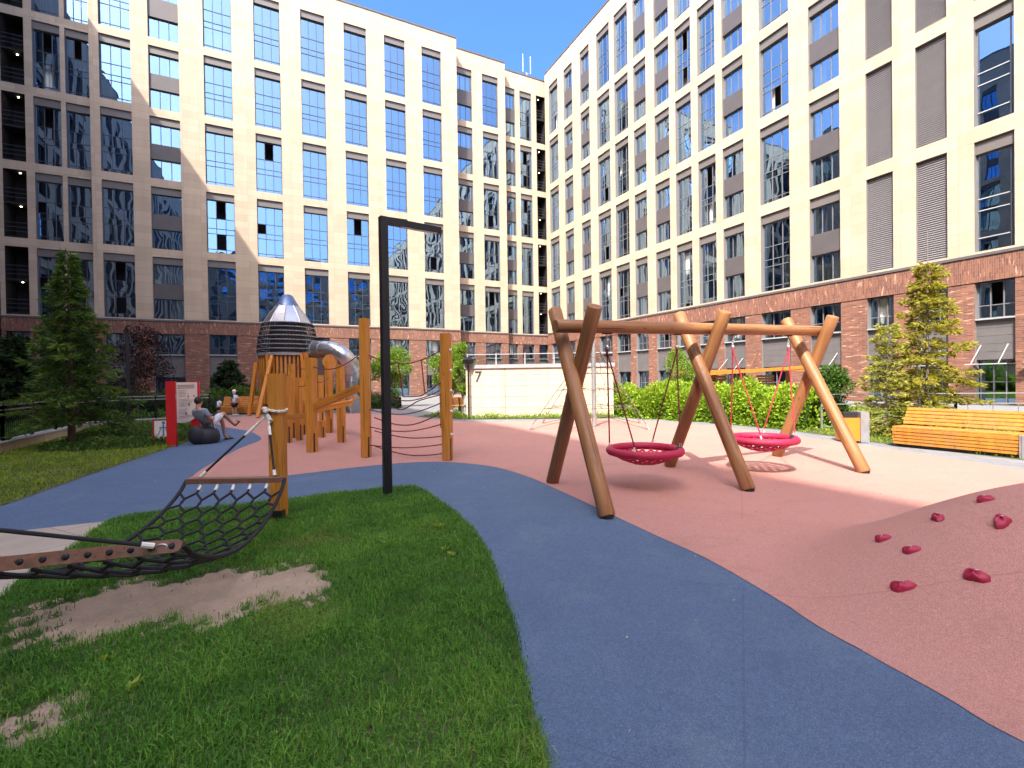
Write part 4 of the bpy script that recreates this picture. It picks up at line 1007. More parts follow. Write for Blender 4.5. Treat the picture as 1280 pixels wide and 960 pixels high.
ropeset('rope_net', 'loose dark red rope net strung between the two tall timber posts', runs, None, (p1+p2)/2)
ropeset('rope_handline', 'dark red hand rope running from the tall post left across the post tops', [hang(Z(ea-Vector((.16, 0, 0)), 2.14), Z(pf, 1.92), .18), hang(Z(pf, 1.94), Z(pe2, 2.0), .08), hang(Z(pf, 1.62), Z(ph, 1.7), .1), hang(Z(pe2, 1.45), Z(pf, 1.6), .05)], None, (p1+pf)/2)
# ================================================================ ROCKET TOWER
tc = Vector((-11.5, 24.2, 0)); tw = thing('play_tower', 'rocket shaped play tower with steel cone, black net basket and orange slat drum', 'play tower', tc)
TC = tuple(tc)
obj('nose_cap', MB().lathe([(.55, 5.50), (.24, 6.06), (.13, 6.10), (.05, 6.12)], TC, 18), 'steelblue', tw, True)
cone = MB().lathe([(1.16, 4.58), (1.06, 4.75), (.88, 5.05), (.70, 5.30), (.54, 5.51)], TC, 10, False); obj('cone', cone, 'steel', tw)
sm = MB()
for j in range(10):
    a = 2*PI*j/10; sm.tube([tc+Vector((math.cos(a)*r_*1.004, math.sin(a)*r_*1.004, z)) for r_, z in [(1.16, 4.58), (1.06, 4.75), (.88, 5.05), (.70, 5.30), (.54, 5.51)]], .022, 5)
tag(obj('seam', sm, 'galv', tw), kind='stuff')
brad = lambda z: 1.18+.26*math.sin(min(1, (4.58-z)/1.56)*PI*.5)
bk = MB(); 
for i in range(8):
    z = 3.04+i*1.54/7; bk.tube([tc+Vector((math.cos(a)*brad(z), math.sin(a)*brad(z), z)) for a in [2*PI*k/40 for k in range(40)]], .028, 5, closed=True)
tag(obj('basket_ring', bk, 'galv', tw), kind='stuff')
bv = MB()
for k in range(56):
    a = 2*PI*k/56; bv.tube([tc+Vector((math.cos(a)*brad(z)*1.005, math.sin(a)*brad(z)*1.005, z)) for z in (3.04, 3.4, 3.8, 4.2, 4.56)], .017, 4)
for k in range(28):
    for i in range(9):
        z = 3.1+i*.165; a = 2*PI*(k+(i % 2)*.5)/28; a2 = a+2*PI*.5/28
        bv.tube([tc+Vector((math.cos(a)*brad(z)*.985, math.sin(a)*brad(z)*.985, z)), tc+Vector((math.cos(a2)*brad(z+.165)*.985, math.sin(a2)*brad(z+.165)*.985, z+.165))], .013, 3, False)
obj('basket_net', bv, 'rope', tw)
obj('inner_drum', MB().lathe([(.80, .1), (.80, 3.0), (.86, 3.0), (.86, 4.5)], TC, 18), 'blackbox', tw)
obj('deck', MB().lathe([(1.46, 2.93), (1.46, 3.02)], TC, 28), 'galv', tw)
sl_ = MB()
for k in range(46):
    a = 2*PI*k/46; r_ = 1.36; p = tc+Vector((math.cos(a)*r_, math.sin(a)*r_, .55)); d = Vector((math.cos(a), math.sin(a), 0))
    sl_.obox(p, p+Vector((0, 0, 2.36)), .10, .05, tuple(d))
obj('slat_drum', sl_, 'glulam', tw)
obj('drum_shell', MB().lathe([(1.28, .5), (1.28, 2.9)], TC, 30, False), 'plank', tw)
for k in range(6):
    a = 2*PI*(k+.5)/6; p = tc+Vector((math.cos(a)*1.15, math.sin(a)*1.15, 0)); barobj('leg', p, p+Vector((0, 0, .6)), .14, .14, 'glulam', tw)
for (bx, by), (tx, ty, ty_) in [((311.5, 520), (320.5, 453, 22.6)), ((322, 522), (341, 441, 22.9)), ((341, 515), (334, 441, 22.9)), ((377, 512), (383.5, 441, 22.8)), ((384, 507), (377.5, 441, 22.8))]:
    b0 = G(bx, by) if by > 516 else Vector((*At(bx, by, 22.7)[:2], 0)); barobj('leaning_pole', Vector((b0.x, b0.y, 0)), At(tx, ty, ty_), .15, .15, 'bench', tw)
# tube slide
sp = [At(390, 437, 24.0), At(402, 437, 23.7), At(416, 438, 23.4), At(428, 444, 23.3), At(436, 455, 23.5), At(438, 468, 24.0), At(434, 480, 24.5), At(434, 490, 24.6), At(440, 502, 24.3), At(446, 507, 23.9)]
sp = catpts(sp, 6); st = MB(); st.tube(sp, .43, 18, False)
so_ = obj('tube_slide', st, 'steel', tw, True)
fl = MB()
for i in range(3, len(sp)-2, 4):
    d = (sp[i+1]-sp[i-1]).normalized(); fl.tube([sp[i]-d*.02, sp[i]+d*.02], .452, 18)
tag(link('flange', fl.mesh('flange', 'galv'), so_), kind='stuff')
obj('slide_mouth', MB().tube([sp[-1]-(sp[-1]-sp[-2]).normalized()*.05, sp[-1]+(sp[-1]-sp[-2]).normalized()*.03], .455, 18), 'steel', tw)
for i in (14, 26, 40): 
    if sp[i].z > .7: obj('slide_support', MB().tube([Vector((sp[i].x, sp[i].y, 0)), sp[i]-Vector((0, 0, .4))], .05, 8), 'galv', tw)
obj('entry_panel', MB().obox(At(398, 465, 23.0), At(408, 465, 23.0), .05, 1.3), 'spandrel', tw)
obj('hatch_disc', MB().tube([At(412, 452, 22.9), At(412, 452, 23.0)], .34, 14), 'bench', tw)
# ================================================================ RED NOTICE BOARD
la, ra = Vector((-8.62, 11.85, 0)), Vector((-8.82, 13.05, 0)); dd = (ra-la).normalized(); nn = Vector((dd.y, -dd.x, 0))
if nn.x < 0: nn = -nn
t = thing('notice_board', 'red framed playground notice board with a white printed panel', 'sign', la)
for e in (la, ra):
    obj('side_fin', MB().obox(e+Vector((0, 0, -.02)), e+Vector((0, 0, 1.64)), .055, .25, tuple(dd)) if False else MB().obox(e-Vector((0, 0, .02)), e+Vector((0, 0, 1.64)), .22, .06, tuple(dd)), 'redpaint', t)
ctr = (la+ra)/2; L_ = (ra-la).length
face = MB(); nseg = 14; poly = []
A_ = lambda s_, z, o=.0: la.lerp(ra, s_)+nn*(.075+o)+Vector((0, 0, z))
for i in range(nseg):
    s0, s1 = .03+.94*i/nseg, .03+.94*(i+1)/nseg; zb = lambda s_: .60+.10*s_-.10*math.sin(PI*s_)
    for o in (0, -.03): face.quad(*[tuple(q) for q in ((A_(s0, zb(s0), o), A_(s1, zb(s1), o), A_(s1, 1.61, o), A_(s0, 1.61, o)))])
    face.quad(*[tuple(q) for q in (A_(s0, zb(s0), -.03), A_(s1, zb(s1), -.03), A_(s1, zb(s1), 0), A_(s0, zb(s0), 0))])
pn_ = obj('printed_panel', face, 'signwhite', t)
ink = MB(); r_ = random.Random(4)
for i in range(24):
    z = 1.54-i*.037
    if i in (3, 9, 16, 21): continue
    x0 = .12 if i < 3 else .16; x1 = (.82 if i < 3 else x0+r_.uniform(.25, .65)); hgt = .018 if i < 3 else .009
    ink.quad(*[tuple(q) for q in (A_(x0, z-hgt, .004), A_(x1, z-hgt, .004), A_(x1, z, .004), A_(x0, z, .004))])
for (sx, z, w_) in ((.55, 1.24, .07), (.80, 1.24, .06), (.58, 1.02, .09), (.30, 1.02, .05), (.45, .78, .09), (.72, .8, .06)):
    ink.tube([A_(sx, z, .003), A_(sx, z, .006)], w_*.5, 8)
link('print', ink.mesh('print', 'ink'), pn_)
obj('seal', MB().obox(la-dd*.002+Vector((0, 0, 1.20))+nn*.112, la+Vector((0, 0, 1.32))+nn*.112, .06, .004, tuple(nn)), 'pinkcloth', t)
pa = At(193.5, 552, 12.4); pa.z = 0
t = thing('small_sign', 'small low sign with a blue pictogram beside the red notice board', 'sign', pa)
ax_ = Vector((.96, .28, 0)); ny = Vector((.28, -.96, 0))
P = lambda x, z, o=0: pa+ax_*x+ny*o+Vector((0, 0, z))
fr = MB(); fr.obox(P(-.01, 0), P(-.01, .62), .05, .04); obj('post', fr, 'redpaint', t)
obj('frame', MB().obox(P(-.03, .36), P(.46, .36), .03, .56), 'plank', t)
obj('face', MB().obox(P(.0, .37, .02), P(.43, .37, .02), .01, .46), 'signwhite', t)
ik = MB(); ik.obox(P(.21, .20, .028), P(.21, .50, .028), .006, .035, tuple(ax_)); ik.obox(P(.12, .42, .028), P(.32, .42, .028), .006, .03); ik.tube([P(.215, .545, .026), P(.215, .545, .031)], .04, 10); ik.obox(P(.10, .24, .028), P(.15, .40, .028), .006, .02, tuple(ax_)); ik.obox(P(.30, .24, .028), P(.27, .40, .028), .006, .02, tuple(ax_))
obj('pictogram', ik, 'inkblue', t)
# ================================================================ FENCES
def rail_fence(pts, z0, H, label, m='black', rails=(1.0, .86), pitch=.11, postpitch=2.0, m2=None, bal=.007):
    t = thing('railing_fence', label, 'fence', pts[0]); bl = MB()
    for a, b_ in zip(pts, pts[1:]):
        a, b_ = Vector(a), Vector(b_); d = b_-a; L = d.length; u = d/L; n = max(1, round(L/postpitch))
        for i in range(n+1):
            p = a+u*(L*i/n); obj('fence_post', MB().box(p.x-.025, p.x+.025, p.y-.025, p.y+.025, z0-.02, z0+H+.02), m, t)
        for f in rails: obj('rail', MB().obox(a+Vector((0, 0, z0+H*f)), b_+Vector((0, 0, z0+H*f)), .04, .03), m2 or m, t)
        obj('rail', MB().obox(a+Vector((0, 0, z0+.08)), b_+Vector((0, 0, z0+.08)), .03, .025), m, t)
        for i in range(int(L/pitch)):
            p = a+u*((i+.5)*pitch); bl.box(p.x-bal, p.x+bal, p.y-bal, p.y+bal, z0+.09, z0+H*rails[-1]-.013)
    if bl.f: tag(obj('baluster', bl, m, t), kind='stuff')
    return t
lwp = [Vector((-10.6, 8.0, 0)), Vector((-12.30, 11.3, 0)), Vector((-13.75, 14.1, 0)), Vector((-15.2, 17.1, 0)), Vector((-12.4, 19.2, 0))]
b = MB(); cp_ = MB()
for i, (a, c) in enumerate(zip(lwp, lwp[1:])):
    b.obox(a+Vector((0, 0, .09)), c+Vector((0, 0, .09))+(c-a).normalized()*.02, .26, .24-.003*i); cp_.obox(a+Vector((0, 0, .235)), c+Vector((0, 0, .235))+(c-a).normalized()*.03, .34, .05-.002*i)
t = thing('low_wall', 'low beige garden wall with a pale coping under the dark fence at left', 'wall', lwp[0]); obj('wall', b, 'wallbeige', t); obj('coping', cp_, 'conc', t)
rail_fence(lwp, .26, .86, 'dark metal railing fence standing on the low beige wall at left', m2='galv')
rail_fence([Vector((8.9, 13.5, 0)), Vector((12.2, 12.9, 0)), Vector((18.5, 11.9, 0))], 0, 1.0, 'pale steel railing behind the long bench before the glazed entrance', m='galv', rails=(1.0, .72), pitch=.6)
# ================================================================ BENCHES
def bench(name, label, a, b_, seat_h=.42, depth=.52, back_h=.80, group=None, face=None, nslat=5, box=True, endm='conc'):
    a, b_ = Vector(a), Vector(b_); u = (b_-a).normalized(); L = (b_-a).length; n = Vector((-u.y, u.x, 0))
    if face is not None and n.dot(Vector(face)) > 0: n = -n          # n points to the front
    t = thing(name, label, 'bench', (a+b_)/2, group); up = Vector((0, 0, 1))
    sl = obj('seat', MB(), 'bench', t)
    me = MB(); w = depth/6
    for i in range(6): p = a-n*(i+.5)*w+up*seat_h; me.obox(p, p+u*L, w*.86, .035, ch=.004)
    o = sl; o.data = me.mesh('seat', 'bench')
    if box:
        me = MB()
        for i in range(nslat):
            z = seat_h-.055-i*.068; p = a-n*(.012+i*.012)+up*z; me.obox(p, p+u*L, .03, .058, ch=.004)
        obj('front_slats', me, 'bench', t)
        c0 = a-n*(.02)+u*.03; me = MB()
        for q in (c0, b_-n*.02-u*.07): me = MB(); me.prism([tuple((q-n*.05)[:2]), tuple((q-n*.05+u*.04)[:2]), tuple((q-n*(depth-.02)+u*.04)[:2]), tuple((q-n*(depth-.02))[:2])], 0, seat_h-.03); obj('side_frame', me, 'blackbox', t)
        obj('plinth', MB().prism([tuple((a-n*.1+u*.05)[:2]), tuple((b_-n*.1-u*.05)[:2]), tuple((b_-n*.45-u*.05)[:2]), tuple((a-n*.45+u*.05)[:2])], -.01, .07), 'blackbox', t)
    else:
        for q in (a+u*.25, b_-u*.25):
            obj('leg', MB().obox(q-n*.1-up*.0, q-n*.12+up*(seat_h-.02), .06, .06), 'black', t); obj('leg', MB().obox(q-n*(depth-.08), q-n*(depth-.1)+up*(seat_h-.02), .06, .06), 'black', t)
    me = MB(); nb_ = 5; hh = (back_h-seat_h-.03)/nb_
    for i in range(nb_):
        z = seat_h+.04+hh*(i+.5); p = a-n*(depth+.00+.045*i)+up*z; me.obox(p, p+u*L, .03, hh*.88, tuple((up*1-n*.35)), ch=.004)
    obj('backrest', me, 'bench', t)
    for q in (a+u*.12, b_-u*.12, (a+b_)/2): obj('back_support', MB().obox(q-n*(depth+.03)+up*.02, q-n*(depth+.235)+up*(back_h-.02), .04, .05), 'black', t)
    return t
ba, bb_ = Vector((8.22, 10.15, 0)), Vector((9.13, 8.46, 0))
bu = (bb_-ba).normalized()
bench('slatted_bench', 'long orange slatted bench with a tilted back beside the right kerb', ba, bb_, .41, .52, .80, face=(1, .5, 0), nslat=5)
t = thing('concrete_planter_edge', 'grey steel planter edge at the near end of the long slatted bench', 'planter', bb_+bu*.05)
obj('edge_plate', MB().obox(bb_+bu*.03-Vector((-.8, -.4, 0))*.0+Vector((.0, .0, .20)), bb_+bu*.03+Vector((.55, .28, .20)), .04, .44), 'galv', t)
obj('edge_plate', MB().obox(bb_+bu*.05+Vector((.0, .0, .20)), bb_+bu*2.2+Vector((0, 0, .20)), .04, .44), 'galv', t)
bench('wide_bench', 'pale timber bench with high back before the shaded hedge at left', (-14.95, 23.75, 0), (-12.95, 23.95, 0), .40, .55, .88, face=(0, 1, 0))
bench('back_bench', 'small orange bench half hidden by the tall post near the numbered wall', (-2.95, 21.0, 0), (-2.0, 20.75, 0), .45, .45, .85, face=(0, -1, 0), box=False)
# pushchair beside it
pc = Vector((-2.78, 19.9, 0)); t = thing('pushchair', 'small pushchair with grey hood and pink seat beside the back bench', 'pushchair', pc)
b = MB(); b.ell(tuple(pc+Vector((0, 0, .80))), .19, .24, .20); obj('hood', b, 'galv', t, True)
b = MB(); b.obox(pc+Vector((0, .1, .42)), pc+Vector((.02, -.12, .68)), .34, .12); obj('seat', b, 'pinkcloth', t)
obj('frame', MB().tube([pc+Vector((-.18, .35, .98)), pc+Vector((-.1, .1, .5)), pc+Vector((-.05, -.3, .15))], .018, 6).tube([pc+Vector((.18, .35, .98)), pc+Vector((.1, .1, .5)), pc+Vector((.1, -.3, .15))], .018, 6).tube([pc+Vector((-.18, .35, .98)), pc+Vector((.18, .35, .98))], .018, 6), 'black', t)
for x in (-.17, .17):
    for y in (-.28, .26): obj('wheel', MB().tube([pc+Vector((x-.02, y, .11)), pc+Vector((x+.02, y, .11))], .11, 14), 'blackbox', t)
# ================================================================ LITTER BIN
q = G(1068, 553); t = thing('litter_bin', 'orange panelled litter bin with a grey side plate beside the log swing', 'bin', q)
u = Vector((.98, -.2, 0)); v = Vector((.2, .98, 0)); O = Vector((q.x, q.y, 0))
b = MB(); b.prism([tuple((O+u*x+v*y)[:2]) for x, y in ((-.22, 0), (.12, 0), (.12, .40), (-.22, .40))], .03, .56); obj('body', b, 'orange', t)
b = MB(); b.prism([tuple((O+u*x+v*y)[:2]) for x, y in ((.125, -.02), (.30, -.02), (.30, .42), (.125, .42))], 0, .70); obj('side_plate', b, 'galv', t)
b = MB(); b.prism([tuple((O+u*x+v*y)[:2]) for x, y in ((-.19, .04), (.08, .04), (.08, .36), (-.19, .36))], .562, .68); obj('liner', b, 'blackbox', t)
# ================================================================ TIMBER SHELTER
c = At(945, 486, 24.0); c.z = 0; t = thing('timber_shelter', 'low orange timber shelter with slatted walls beyond the sunny hedge', 'shelter', c)
e1, e2 = At(868, 474, 23.0), At(990, 468, 25.0)
obj('roof', MB().obox(Vector((e1.x, e1.y, 1.82)), Vector((e2.x, e2.y, 1.86)), 2.4, .12), 'bench', t)
obj('roof_board', MB().obox(Vector((e1.x, e1.y-1.25, 1.70)), Vector((e2.x, e2.y-1.25, 1.98)), .08, .16), 'bench', t)
for s_ in (.12, .40, .62):
    w0 = e1.lerp(e2, s_); me = MB()
    for i in range(11): z = .2+i*.135; me.obox(Vector((w0.x, w0.y, z)), Vector((w0.x+1.05, w0.y+.3, z)), .05, .10)
    obj('slat_wall', me, 'bench', t)
for s_ in (.05, .95):
    w0 = e1.lerp(e2, s_); obj('post', MB().obox(Vector((w0.x, w0.y, 0)), Vector((w0.x, w0.y, 1.8)), .12, .12), 'bench', t)
w0 = e1.lerp(e2, .52); obj('leaning_strut', MB().obox(Vector((w0.x-.5, w0.y-1.1, 1.75)), Vector((w0.x+.1, w0.y-.9, 2.75)), .09, .09), 'plank', t)
# ================================================================ PLANTS
def core_mesh(pts, rx, z0, z1, n=10):
    b = MB(); ring = 10
    for i, p in enumerate(pts):
        for j in range(ring):
            a = PI*j/(ring-1); b.v.append((p[0]+p[2]*rx*math.cos(a)*random.uniform(.85, 1.05), p[1]+p[3]*rx*math.cos(a)*random.uniform(.85, 1.05), z0+(z1-z0)*math.sin(a)**.6*random.uniform(.88, 1.04)))
    for i in range(len(pts)-1):
        for j in range(ring-1): b.f.append((i*ring+j, i*ring+j+1, (i+1)*ring+j+1, (i+1)*ring+j))
    return b
def hedge(name, label, path, width, H, n, leaf, m, base=0.0, core='darktree', hvar=.22, cat='hedge'):
    path = [np.array(p, float) for p in path]; seg = [np.linalg.norm(b_-a) for a, b_ in zip(path, path[1:])]; T = sum(seg)
    t = thing(name, label, cat, (*path[0], 0))
    s = rng.uniform(0, T, n); P = np.zeros((n, 2)); Nn = np.zeros((n, 2)); acc = 0
    for a, b_, l_ in zip(path, path[1:], seg):
        k = (s >= acc) & (s <= acc+l_); f = (s[k]-acc)/l_; P[k] = a+(b_-a)*f[:, None]; d = (b_-a)/l_; Nn[k] = [-d[1], d[0]]; acc += l_
    bump = 1+hvar*(np.sin(s*2.3+1)*.5+np.sin(s*5.1+2)*.35+np.sin(s*11.7)*.3)
    th = rng.uniform(-.12, PI+.12, n); rad = np.clip(1-np.abs(rng.normal(0, .16, n)), .35, 1.05)*(1+.10*np.sin(th*5+s*7))
    x = np.cos(th)*rad*width/2*(.9+.2*np.sin(s*3.7)); z = base+np.clip(np.sin(th), 0, 1)**.62*rad*H*bump
    z = np.where(rng.random(n) < .25, base+rng.random(n)*(z-base), z)
    Q = np.stack([P[:, 0]+Nn[:, 0]*x, P[:, 1]+Nn[:, 1]*x, np.maximum(z, .02)], 1)+rng.normal(0, .035, (n, 3))
    D = np.stack([Nn[:, 0]*np.cos(th), Nn[:, 1]*np.cos(th), np.sin(th)*.6+.25], 1)+rng.normal(0, .55, (n, 3))
    cl = .5+.5*np.sin(Q[:, 0]*5.1+np.sin(Q[:, 2]*6))*np.sin(Q[:, 1]*4.3+Q[:, 2]*5)
    tone = np.clip(rng.normal(.35, .2, n)+.35*(cl-.35)+.25*(Q[:, 2]/H-.5), 0, 1)
    quads('foliage', leafquads(Q, D, leaf, leaf*.55), m, t, tone)
    pts = []
    for a, b_ in zip(path, path[1:]):
        d = (b_-a)/np.linalg.norm(b_-a); k = max(2, int(np.linalg.norm(b_-a)/.5))
        pts += [(a+(b_-a)*i/k).tolist()+[-d[1], d[0]] for i in range(k)]
    pts.append(path[-1].tolist()+[-d[1], d[0]])
    cb = core_mesh(pts, width*.36, base-.02, base+H*.74); obj('inner_branches', cb, core, t)
    return t
def conifer(name, label, base, H, rad, crown0, m, dens=1.0, spray=.16, droop=.25, bare_top=.0, trunk_r=.09, group=None, barkm='bark', lean=(0, 0), power=.85, seed=1, cat='tree', wd=.30, gap=.1):
    global rng
    old = rng; rng = np.random.default_rng(seed); r_ = random.Random(seed)
    t = thing(name, label, cat, base, group); B = np.array(base, float)
    ax = lambda z: B+np.array([lean[0]*z/H, lean[1]*z/H, z])
    obj('trunk', MB().tube([tuple(ax(z)) for z in np.linspace(-.03, H*.985, 12)], [max(.006, trunk_r*(1-z/H)**.8) for z in np.linspace(0, H*.985, 12)], 9), barkm, t, True)
    br = MB(); P = []; D = []; TN = []
    z = crown0
    while z < H*(1-bare_top*.5):
        f = (z-crown0)/(H-crown0); Rz = rad*(1-f)**power*(.75+.25*min(1, f*6+.4))
        nb_ = max(3, int((5+3*r_.random())*(1 if Rz > .3 else .8)))
        a0 = r_.uniform(0, 2*PI)
        for k in range(nb_):
            a = a0+2*PI*k/nb_+r_.uniform(-.35, .35); L = Rz*r_.uniform(.62, 1.14)*(.5 if r_.random() < gap else 1)+.05; dirh = np.array([math.cos(a), math.sin(a), 0]); rise = r_.uniform(-.05, .38)-(.25*(1-f))
            o = ax(z+r_.uniform(-.06, .06)); n = 7; pts = []
            for i in range(n+1):
                s_ = i/n; pts.append(o+dirh*L*s_+np.array([0, 0, L*(rise*s_-droop*s_*s_+.22*droop*s_**4*2)]))
            br.tube([tuple(p) for p in pts], [max(.0025, .014*(1-i/n)*(L/rad+.3)) for i in range(n+1)], 4, False)
            side = np.array([-dirh[1], dirh[0], 0])
            ns = int((10+46*L)*dens); bt = r_.uniform(.15, .65)
            for q in range(ns):
                s_ = (r_.random()**.75)*.98+.02; i = min(n-1, int(s_*n)); p = pts[i]+(pts[i+1]-pts[i])*(s_*n-i)
                lat = r_.choice((-1, 1)); lw = L*.42*(1-s_)**.8*r_.random()+.02
                d = dirh*r_.uniform(.35, 1)+side*lat*r_.uniform(.3, 1)+np.array([0, 0, r_.uniform(-.45, .30)])
                P.append(p+side*lat*lw+dirh*lw*.55+np.array([0, 0, r_.uniform(-.05, .03)-lw*.22])); D.append(d); TN.append(bt*.6+.35*s_+r_.uniform(-.15, .2))
        z += (.13+.10*(1-f))*(1 if dens > .6 else 1.25)
    obj('branches', br, barkm, t)
    P = np.array(P); D = np.array(D); TN = np.clip(np.array(TN), 0, 1)
    # each spray is a little fan of three needle strips
    Vs = [leafquads(P+rng.normal(0, .012, P.shape), D+rng.normal(0, .30, D.shape), spray, spray*wd) for _ in range(3)]
    quads('needles', np.concatenate(Vs), m, t, np.concatenate([TN]*3))
    rng = old
    return t
def leaftree(name, label, base, H, crown, n, leaf, m, crown_z=.35, seed=1, trunk_r=.05, group=None, dens_core=.0, lobes=9, cat='tree', barkm='bark', stems=1):
    global rng
    old = rng; rng = np.random.default_rng(seed); r_ = random.Random(seed)
    t = thing(name, label, cat, base, group); B = Vector(base); tr = MB(); br = MB()
    cz = H*crown_z; L = []
    for i in range(lobes):
        a = r_.uniform(0, 2*PI); f = r_.random(); rr = crown*(.25+.6*r_.random())*math.sin(PI*(.18+.72*f)); L.append((B+Vector((math.cos(a)*rr, math.sin(a)*rr, cz+(H-cz)*(.10+.80*f))), crown*r_.uniform(.30, .52)))
    for k in range(stems):
        o = Vector((r_.uniform(-.15, .15), r_.uniform(-.15, .15), 0))*(stems > 1)
        tr.tube([B+o-Vector((0, 0, .03)), B+o*1.2+Vector((.02, .02, cz*.6)), B+o*2+Vector((r_.uniform(-.1, .1), 0, cz)), B+o*2+Vector((0, 0, H*.72))], [trunk_r, trunk_r*.85, trunk_r*.7, trunk_r*.2], 8)
    for c, r0 in L:
        s_ = B+Vector((0, 0, cz*r_.uniform(.5, 1.0))); m_ = s_.lerp(c, .5)+Vector((0, 0, -.08)); br.tube([s_, m_, c], [trunk_r*.45, trunk_r*.3, trunk_r*.1], 5, False)
    obj('trunk', tr, barkm, t, True); obj('branches', br, barkm, t)
    per = n//lobes; P = []; D = []
    for c, r0 in L:
        d = unit(rng.normal(size=(per, 3))); rad = r0*np.clip(1-np.abs(rng.normal(0, .28, per)), .1, 1.15)*(1+.22*np.sin(d[:, 0]*6+r0*50)*np.sin(d[:, 1]*7))
        P.append(np.array(c)+d*rad[:, None]*np.array([1, 1, .85])); D.append(d*.8+rng.normal(0, .6, (per, 3))+np.array([0, 0, -.15]))
    P = np.concatenate(P); D = np.concatenate(D)
    cl = .5+.5*np.sin(P[:, 0]*4.1+1)*np.sin(P[:, 1]*3.7)*np.sin(P[:, 2]*4.9)
    quads('foliage', leafquads(P, D, leaf, leaf*.6), m, t, np.clip(rng.normal(.38, .22, len(P))+.3*(cl-.5), 0, 1))
    rng = old; return t
# left
conifer('spruce_tree', 'dark green spruce on the left lawn in front of the fence', (-11.35, 12.06, 0), 4.95, 1.42, .80, 'spruce', .82, .17, .34, trunk_r=.085, seed=5, power=1.02, wd=.20, gap=.22)
conifer('conifer_tree', 'dark bushy conifer beyond the fence at the left edge, nearer one', (-17.6, 16.6, 0), 3.3, 1.7, .05, 'darktree', .8, .24, .25, seed=8)
conifer('conifer_tree', 'dark bushy conifer beyond the fence at the left edge, farther one', (-19.0, 20.0, 0), 3.9, 1.8, .05, 'darktree', .8, .26, .25, seed=9)
leaftree('purple_tree', 'sparse dark purple-leaved tree beyond the fence right of the spruce', (-18.0, 22.5, 0), 4.4, 1.7, 5200, .10, 'purple', .25, 12, .05, lobes=13)
conifer('dwarf_pine', 'dark round dwarf pine before the shaded facade above the hedge', (-18.4, 30.5, 0), 3.0, 1.7, .1, 'darktree', .7, .24, .15, seed=21, power=.6)
hedge('left_hedge', 'shaded dark green hedge behind the timber bench at left', [(-23, 23.2), (-18.5, 25.0), (-15.0, 25.6), (-9.6, 27.6)], 1.5, 1.22, 15000, .11, 'hedgedark')
hedge('slide_shrub', 'dark shrub under the steel tube slide', [(-9.6, 27.4), (-6.6, 27.6)], 1.3, .95, 4500, .10, 'hedgedark', cat='shrub')
def cover(name, label, poly, n, H, m, leaf, kind='stuff'):
    a = np.array(poly); q = rng.uniform(a.min(0), a.max(0), (n*4, 2)); q = q[inpoly(q, poly)]; n_ = min(n, len(q)); q = q[:n_]
    cl = .5+.5*np.sin(q[:, 0]*2.9+np.sin(q[:, 1]*2.1))*np.sin(q[:, 1]*3.3+np.sin(q[:, 0]*1.7))
    keep = rng.random(n_) < .35+.65*cl; q = q[keep]; cl = cl[keep]
    z = rng.random(len(q))*H*(.25+.75*cl)*np.clip(edgedist(q, poly)*2.5+.2, 0, 1)
    P = np.stack([q[:, 0], q[:, 1], z+.01], 1); D = rng.normal(0, .7, (len(q), 3)); D[:, 2] = np.abs(D[:, 2])*.7+.2
    return tag(quads(name, leafquads(P, D, leaf, leaf*.6), m, None, np.clip(rng.normal(.4, .22, len(q))+.3*(cl-.4), 0, 1)), label, 'ground cover', None, kind)
cover('ground_cover', 'low leafy ground cover round the spruce and the red notice board', smoothpoly([(-12.2, 12.6), (-11.4, 11.2), (-10.3, 11.0), (-9.2, 11.3), (-8.85, 12.2), (-9.1, 13.4), (-10.2, 15.2), (-12.2, 17.8), (-14.6, 16.2), (-13.4, 14.4)], 3), 26000, .30, 'cover', .075)
cover('ground_cover', 'green ground cover behind the dark fence at left', [(-13.0, 10.4), (-11.6, 7.2), (-15.5, 6.5), (-19, 15), (-18.5, 22), (-13, 21.5), (-15.8, 17.2)], 30000, .45, 'hedgedark', .11)
cover('wall_weeds', 'low yellow-green weeds along the foot of the numbered wall', [(-3.9, 20.6), (-1.9, 18.72), (1.0, 18.5), (4.0, 18.36), (4.0, 18.75), (-1.8, 19.12), (-2.6, 21.5)], 7000, .42, 'treeleaf', .07)
# back and right
hedge('sunny_hedge', 'bright light green leafy hedge behind the swings', [(3.9, 19.9), (6.0, 18.0), (7.4, 16.2), (8.35, 14.5), (8.75, 13.4)], 1.5, 1.18, 46000, .105, 'hedge', core='hedgedark')
leaftree('round_shrub', 'tall mid green shrub between the sunny hedge and the litter bin', (9.35, 13.8, 0), 1.75, .72, 5200, .085, 'hedgedark', .15, 31, .03, lobes=10, cat='shrub', stems=3)
leaftree('young_tree', 'young light green tree beyond the hedge seen through the first swing bay', (7.6, 21.2, 0), 2.75, 1.05, 6500, .085, 'treeleaf', .3, 32, .04, lobes=12)
leaftree('young_tree', 'young light green tree left of the lamp post before the far facade', (-7.2, 28.5, 0), 3.6, 1.35, 7000, .11, 'treeleaf', .22, 33, .045, lobes=12)
leaftree('young_tree', 'young light green tree behind the tall post near the numbered wall', (-3.5, 27.0, 0), 3.9, 1.15, 7000, .11, 'treeleaf', .2, 34, .045, lobes=12)
leaftree('young_tree', 'narrow light green tree right behind the tall timber post', (-2.5, 23.6, 0), 3.6, .62, 4200, .10, 'treeleaf', .2, 35, .04, lobes=10)
conifer('spruce_tree', 'tall yellow-green spruce with a thin bare tip behind the long bench', (10.25, 11.6, 0), 5.15, 1.20, .35, 'larch', 1.25, .105, .24, .34, .05, None, 'barkpale', (.06, 0), 1.02, 41, 'tree', .30, .26)
